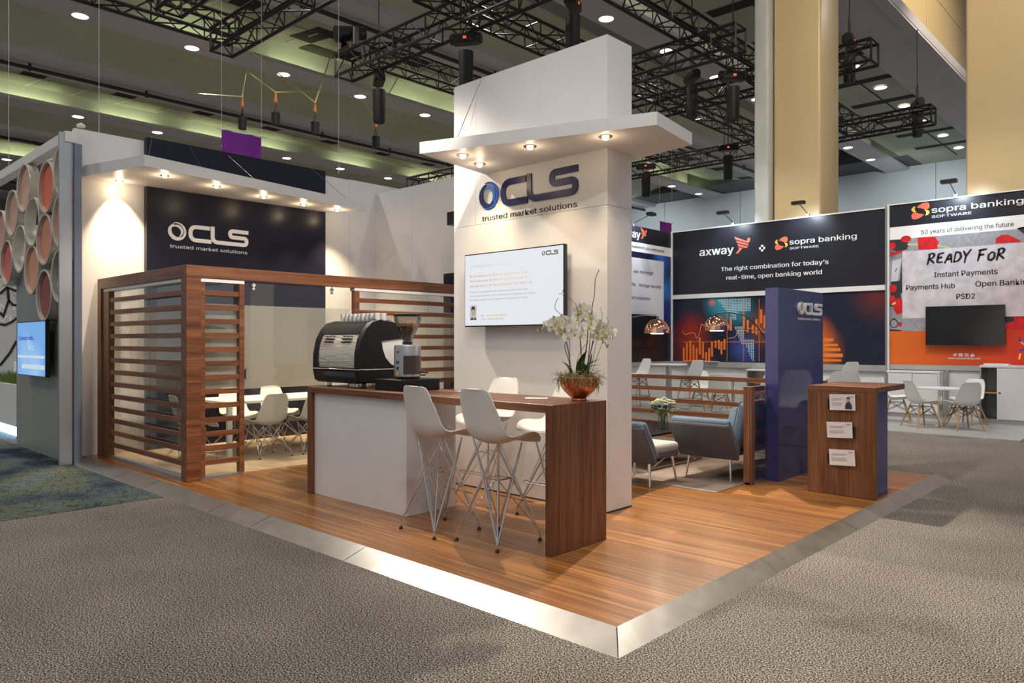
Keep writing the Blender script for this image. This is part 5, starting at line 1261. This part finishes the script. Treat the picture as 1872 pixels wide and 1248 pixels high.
# recessed downlights
def downlight_mb(): return MB().lathe([(.30, .0), (.30, -.022), (.25, -.022), (.245, .0), (.30, 0)], 24), MB().lathe([(0, -.011), (.245, -.011), (.245, -.004), (0, -.004)], 24)
a, b = downlight_mb()
dl = empty('ceiling_downlight', '', 'downlight'); a.out('trim_ring', white_metal, dl, smooth=40); b.out('lens', hall_lamp, dl, smooth=40)
used = 0
for X0, nm, y0, y1, st, z in ((-8.07, 'on the ceiling beam above the white tower', 9.0, 27.5, 2.07, 7.4985), (-14.95, 'on the grey ceiling beam crossing above the purple banner', 4.41, 27, 2.03, 7.4985), (-21.7, 'on the grey ceiling beam behind the navy wall panel', 6.35, 27.5, 2.02, 7.4985), (-28.5, 'on the most distant grey ceiling beam past the ring wall', 6.25, 27, 2.0, 7.4985), (-5.70, 'in the slotted ceiling between the beige columns', 13.15, 26.5, 1.87, 7.594)):
    y = y0
    while y < y1:
        place(dl, used, (HX(X0), HX(y), HZ(z)), 0, 'round lit downlight ' + nm, 'downlights ' + nm); used = 1; y += st
# end wall, bulkhead and columns
m = MB(); xs = [-60, -53, -46, -39, -32, -25.5, -19, -12.5, -6, 1, 8, 14]
for x0, x1 in zip(xs, xs[1:]):
    m.box(x0+.02, x1-.02, 51.8, 52.1, 0, 8.1); m.box(x0+.02, x1-.02, 51.8, 52.1, 8.14, 12.75)
m.box(-60, 14, 51.88, 52.2, 0, 14)
struct('wall_far', m, P('blue_grey_wall_panel', (.42, .46, .48), .5, vary=.04, vs=.5), smooth=0)
m = MB(); m.box(-66, 14, 48.5, 51.8, 12.75, 15.5); struct('ceiling_soffit', m, P('dark_soffit', (.075, .08, .09), .6), smooth=0)
struct('wall_side', MB().box(-70, -69.7, -15, 52, 0, 15), P('hall_side_wall', (.22, .22, .23), .7), smooth=0)
beige = P('beige_column_panel', (.66, .50, .28), .35, vary=.05, vs=.4, metal=.0)
m = MB(); ys = [-15+6.6*i for i in range(11)]
for y0, y1 in zip(ys, ys[1:]):
    m.box(-8.0, -7.85, y0+.015, y1-.015, 12.78, 15.0); m.box(-8.0, -7.85, y0+.015, y1-.015, 15.03, 18.4)
m.box(-8.1, -7.90, -15, 51, 12.7, 18.5); struct('wall_bulkhead', m, beige, smooth=0)
struct('trim_1', MB().box(-7.86, -7.5, -15, 51, 12.45, 12.80), c_beam, smooth=0)
def col(label, x0, x1, y, mt, d=1.2, z=18.4):
    return thing('hall_column', MB().box(x0, x1, y, y+d, 0, z, .06, seg=3), mt, label, 'column', smooth=40)
col('tall beige column rising behind the black exhibit wall', -7.76, -6.63, 17.5, beige, 1.2, 12.4); col('tall pale grey column beside the beige column', -8.17, -7.80, 17.3, P('pale_column_paint', (.55, .57, .55), .5), .5, 12.4)
col('tall beige column above the READY FOR exhibit wall', -3.66, -1.6, 17.4, beige, 1.6)
# trusses
def truss(label, p0, p1, s=.55, grp='black lighting trusses', k=K):
    p0, p1 = [Vector((p[0]*k, p[1]*k, HZ(p[2]) if k > 1 else p[2])) for p in (p0, p1)]; t_ = s/.30; d = (p1-p0); L = d.length; d.normalize(); sd = d.cross(Vector((0, 0, 1))).normalized(); up = Vector((0, 0, 1))
    r = empty('lighting_truss', label, 'truss', p0, 0, grp); h = s/2; cs = [(-h, -h), (h, -h), (h, h), (-h, h)]
    def q(i, t): a, b = cs[i % 4]; return d*t+sd*a+up*b
    for i in range(4): m = MB(); m.tube([q(i, 0), q(i, L)], .024*t_, 6); m.out('chord', black_metal, r, smooth=60)
    n = max(2, round(L/s/1.15)); m = MB(); st = L/n
    for i in range(4):
        for k in range(n):
            a, b = (q(i, k*st), q(i+1, (k+1)*st)) if k % 2 == 0 else (q(i+1, k*st), q(i, (k+1)*st))
            m.tube([a, b], .011*t_, 4)
        for k in range(0, n+1, 2): m.tube([q(i, k*st), q(i+1, k*st)], .011*t_, 4)
        m.tube([q(i, 0), q(i+1, 0)], .017*t_, 4); m.tube([q(i, L), q(i+1, L)], .017*t_, 4)
    o = m.out('lattice_bracing', black_metal, r, smooth=0)
    return r
truss('black truss crossing the top corner above the yellow straps', (-9.75, 4.6, 5.62), (-4.2, 4.6, 5.62))
truss('black truss meeting the strap corner truss at its end', (-10.0, 1.7, 5.928), (-10.0, 4.9, 5.928))
truss('black truss second along, ending with a moving light above the tower canopy', (-9.35, 6.28, 5.62), (-2.9, 6.28, 5.62))
truss('black truss running side by side with the strap corner truss', (-9.0, 3.6, 5.62), (-4.2, 3.6, 5.62))
truss('black truss running behind the tower top towards the end wall', (-7.0, 5.8, 5.928), (-7.0, 17.4, 5.928))
truss('black truss running back from the moving light behind the tower', (-9.2, 6.75, 5.928), (-9.2, 15.7, 5.928))
truss('black truss beyond the tower edge sloping towards the beige column', (-5.27, 7.1, 5.928), (-5.27, 15.7, 5.928))
truss('black truss crossing beside the tower top under the hall downlights', (-6.34, 9.25, 5.62), (-4.55, 9.25, 5.62))
truss('black truss crossing behind the tower canopy, passing the beige column', (-8.4, 11.0, 5.62), (-3.42, 11.0, 5.62))
truss('black truss furthest back, ending right of the beige column below the bulkhead', (-10.2, 14.75, 5.62), (-3.6, 14.75, 5.62))
truss('low black truss lying along the top of the white back wall', (-10.3, 8.35, 4.32), (-6.5, 8.35, 4.32), .26, k=1)
# chain hoists
def hoist_proto():
    r = empty('chain_hoist', '', 'chain hoist')
    m = MB(); m.lathe([(.0, -.86), (.135, -.86), (.155, -.80), (.17, 0), (.15, .0), (0, -.04)], 20); m.out('chain_bag', black, r, smooth=40)
    m = MB(); m.box(-.32, .32, -.14, .14, .18, .40, .03); m.cyl((-.36, 0, .30), (.36, 0, .30), .12, n=16); b = m.out('motor', black_metal, r, smooth=40)
    m = MB(); m.box(-.035, .035, -.145, -.135, .26, .31); m.out('indicator_lamp', indicator_red, b, smooth=0)
    m = MB()
    for a in (-1, 1): m.tube([(a*.14, 0, 0), (a*.11, 0, .22)], .014, 5)
    m.tube([(0, 0, 0), (0, 0, 1)], .018, 6); c = m.out('chain', black_metal, r); c.location.z = .36; return r
hp = hoist_proto()
for i, (px, py, z, l) in enumerate(((693, 165, 5.15, 'black chain hoist with bag under the truss corner by the yellow straps'), (852, 95, 5.15, 'black chain hoist with bag above the tower end of the second truss'), (1047, 30, 5.5, 'black chain hoist with bag over the top corner of the white tower'), (1340, 160, 5.15, 'black chain hoist with bag beside the pale grey column'), (1331, 285, 5.2, 'black chain hoist hanging low over the orange bird logo wall'), (1181, 318, 5.0, 'black chain hoist close to the tower side under the canopy corner'), (1265, 160, 5.5, 'black chain hoist in the middle of the truss beside the tower'), (1553, 95, 5.9, 'black chain hoist at the truss end next to the tall beige column'), (1677, 205, 5.9, 'black chain hoist at the truss end below the beige bulkhead'))):
    o = place(hp, i, at(px, py, HZ(z)), random.uniform(0, 3), l, 'black chain hoists on the trusses')
    [c for c in o.children if c.name.startswith('chain') and 'bag' not in c.name][0].scale.z = 12.45-HZ(z)-.36
# moving head lamp
ml = empty('moving_light', 'black moving stage light sitting on the end of the second truss', 'stage light', Vector((HX(-9.2), HX(6.28), HZ(5.62)+.31)))
m = MB(); m.box(-.30, .30, -.20, .20, 0, .17, .02); m.out('base', black_metal, ml, smooth=0)
m = MB(); m.box(-.31, -.24, -.09, .09, .17, .67, .02); m.box(.24, .31, -.09, .09, .17, .67, .02); m.out('yoke', black_metal, ml, smooth=0)
m = MB(); m.cyl((-.1, -.37, .48), (.1, .4, .66), .22, .18, 20); h = m.out('lamp_head', black_gloss, ml); m = MB(); m.cyl((.1, .402, .66), (.102, .41, .662), .03, n=8); m.out('indicator_lamp', indicator_red, h)
# yellow strap hangers
strap = P('yellow_lashing_strap', (.80, .72, .25), .7); org = P('orange_hook', (.75, .22, .06), .45)
for (hx, hy, ends, l) in ((443, 190, ((452, 128), (345, 170)), 'hanging hoist bag on yellow straps, the one above the purple banner'), (504, 182, ((452, 130), (605, 165)), 'hanging hoist bag on yellow straps, the one beside the thin wires'), (576, 200, ((462, 97), (607, 95)), 'hanging hoist bag on yellow straps with black strap ends'), (687, 228, ((660, 178), (728, 140), (734, 205)), 'hanging hoist bag on three yellow straps near the tower canopy')):
    c = at(hx, hy, HZ(5.25)); r = empty('strap_hanger', l, 'hoist', c, 0, 'hoist bags on yellow straps')
    m = MB()
    for e in ends:
        v = at(e[0], e[1], HZ(7.48))
        m.tube([Vector((0, 0, .20)), v-c], .024, 4)
    m.out('strap', strap, r, smooth=0)
    m = MB(); m.lathe([(0, -.12), (.045, -.08), (.05, 0), (.03, .08), (.04, .14), (0, .20)], 12); m.out('hook', org, r)
    m = MB(); m.tube([(-.09, 0, -.40), (0, 0, -.12), (.09, 0, -.40)], .012, 4); m.lathe([(0, -.72), (.11, -.72), (.125, -.38), (.10, -.38), (0, -.41)], 14); m.out('hoist_bag', black, r)
# banners and wires
def banner(label, px0, px1, py, z, h, mt):
    a = at(px0, py, z); b = at(px1, py+(px1-px0)*.2, z); b.z = a.z; d = (b-a).normalized(); L = (b-a).length
    r = empty('hanging_banner', label, 'banner', a); n = d.cross(Vector((0, 0, 1)))
    P_ = [[d*(L*i/10)+Vector((0, 0, -h*k/8))+n*(.012*sin(i*1.1+k*.2)) for i in range(11)] for k in range(9)]
    MB().grid(P_).out('cloth', mt, r, smooth=60, solid=.003)
    MB().tube([-d*.08, d*(L+.08)], .012, 8).out('pole', white_metal, r)
    for k in (0, L): MB().tube([d*k, d*k+Vector((0, 0, 7.3))], .003, 4).out('wire', white_metal, r)
purple = P('purple_banner_cloth', (.19, .012, .30), .6, vary=.05)
banner('purple banner hanging behind the navy wall panel', 405, 478, 236, 5.15, .48, purple)
a = Vector((-13.4, 22.5, 5.05))
banner('small purple banner hanging beyond the exhibit wing wall', 1206, 1228, 404, 5.3, .9, purple)
for px, z0, py, l in ((16, 4.3, 325, 'thin white hanging wire above the ring wall'), (181, 4.4, 245, 'thin hanging wire over the white wall end'), (619, 4.3, 318, 'thin white hanging wire over the white wall beside the navy panel')):
    p = at(px, py, z0); MBt = MB().tube([p, Vector((p.x, p.y, 12.45))], .0035, 4); thing('hanging_wire', MBt, white_metal, l, 'wire')
# ================================================================== LIGHT
def spot(name, loc, tgt, watts, col=(1, .86, .68), ang=60, blend=.6, rad=.06):
    l = bpy.data.lights.new(name, 'SPOT'); l.energy = watts; l.color = col; l.spot_size = radians(ang); l.spot_blend = blend; l.shadow_soft_size = rad
    o = bpy.data.objects.new(name, l); COL.objects.link(o); o.location = loc
    o.rotation_euler = (Vector(tgt)-Vector(loc)).to_track_quat('-Z', 'Y').to_euler(); return o
HALL = (1, .945, .87)
for X0, ys in ((-2.0, (-10, -3, 4, 11, 18, 26)), (8.0, (-10, -2, 6, 14)), (-14.93, (-6, 1.5, 8.5, 15.5, 24.4, 35, 46)), (-27.66, (-4, 4.4, 12.1, 19.7, 30, 42)), (-40.1, (3, 15.5, 27, 40)), (-52.7, (8, 22, 38))):  # first two rows are unseen lamps, added to light the high hall side
    for y in ys: spot('hall_downlight_and_fill', (X0, y, 12.35 if X0 < -3 else 14), (X0, y, 0), 1450 if X0 < -3 else 1050, HALL, 150, .9, .24)
for i, (p, d) in enumerate(spots):
    spot('canopy_spot_lamp', p+d*.02, p+d, (420 if i == 0 else 300) if i < 6 else 42, (1, .74, .46), 84 if i else 76, 1, .03)
for i, (p, d) in enumerate(spots):
    l = bpy.data.lights.new('halogen_spill', 'POINT'); l.energy = 2.6 if i < 6 else 1.1; l.color = (1, .74, .46); l.shadow_soft_size = .03
    o = bpy.data.objects.new('halogen_spill', l); COL.objects.link(o); o.location = p+Vector((0, 0, -.06))
# stage lamps on the trusses washing the stand
for a, b, w, ang in (((-8.4, 4.6, 5.45), (-3.2, 5.2, 0), 1500, 44), ((-2.0, 2.2, 5.6), (-4.9, 5.3, 2.0), 170, 60), ((-4.9, 9.25, 5.5), (-3.3, 5.8, 0), 2000, 56), ((-5.2, 6.05, 5.2), (-4.9, 9.3, .5), 750, 62), ((-3.6, 3.9, 5.6), (-9.3, 4.8, .8), 1300, 50)):
    spot('truss_stage_lamp', a, b, w, (1, .89, .75), ang, .7, .05)
for p, d in arms: spot('flood_lamp', p, p+d*.7+Vector((0, 0, -.55)), 60, (.75, .87, 1), 110, .8, .05)
for c in (lampA, lampB): spot('copper_lamp_light', c+Vector((0, 0, -.03)), c+Vector((0, 0, -1)), 25, (1, .72, .45), 150, .6, .05)
for x, y in ((-8.2, 13.6), (-3.4, 13.0)): spot('exhibit_stage_lamp', (x, y, 8.7), (x+.2, 16.2, 0), 900, (1, .97, .94), 80, .8, .1)
for a, b, w in (((-2.0, 8.0, 13.5), (-7.0, 17.5, 7.5), 1700), ((3.0, 8.0, 13.5), (-2.6, 17.4, 8.0), 1500), ((1.0, 27.0, 15.5), (-7.9, 31, 13.6), 5200), ((1.0, 17.0, 15.5), (-7.9, 21, 13.8), 4200)): spot('column_bulkhead_fill', a, b, w, (1, .87, .64), 60, .9, .2)  # unseen spots added to brighten the beige columns and bulkhead
for x in (-33, -23, -13, -5): spot('end_wall_fill', (x, 45, 11.8), (x, 52, 7), 1500, (.88, .95, 1), 120, .9, .2)  # unseen cool wash added so the end wall reads bright
w = bpy.data.worlds.new('World'); S.world = w; w.use_nodes = True
bg = w.node_tree.nodes['Background']; bg.inputs[0].default_value = (.80, .84, .90, 1); bg.inputs[1].default_value = .36
# ================================================================== CAMERA
cd = bpy.data.cameras.new('Camera'); co = bpy.data.objects.new('Camera', cd); COL.objects.link(co)
cd.sensor_width = 36; cd.lens = 36*FPX/1872; cd.clip_start = .05; cd.clip_end = 300
co.location = (0, 0, CAMH); co.rotation_euler = F_.to_track_quat('-Z', 'Y').to_euler()
S.camera = co
S.view_settings.view_transform = 'Standard'; S.view_settings.look = 'None'; S.view_settings.gamma = 1; S.view_settings.use_curve_mapping = False
S.view_settings.exposure = 0.0
cy = S.cycles
cy.max_bounces = 7; cy.diffuse_bounces = 3; cy.glossy_bounces = 4; cy.transmission_bounces = 4; cy.transparent_max_bounces = 16
cy.caustics_reflective = False; cy.caustics_refractive = False; cy.sample_clamp_indirect = 4; cy.blur_glossy = .6
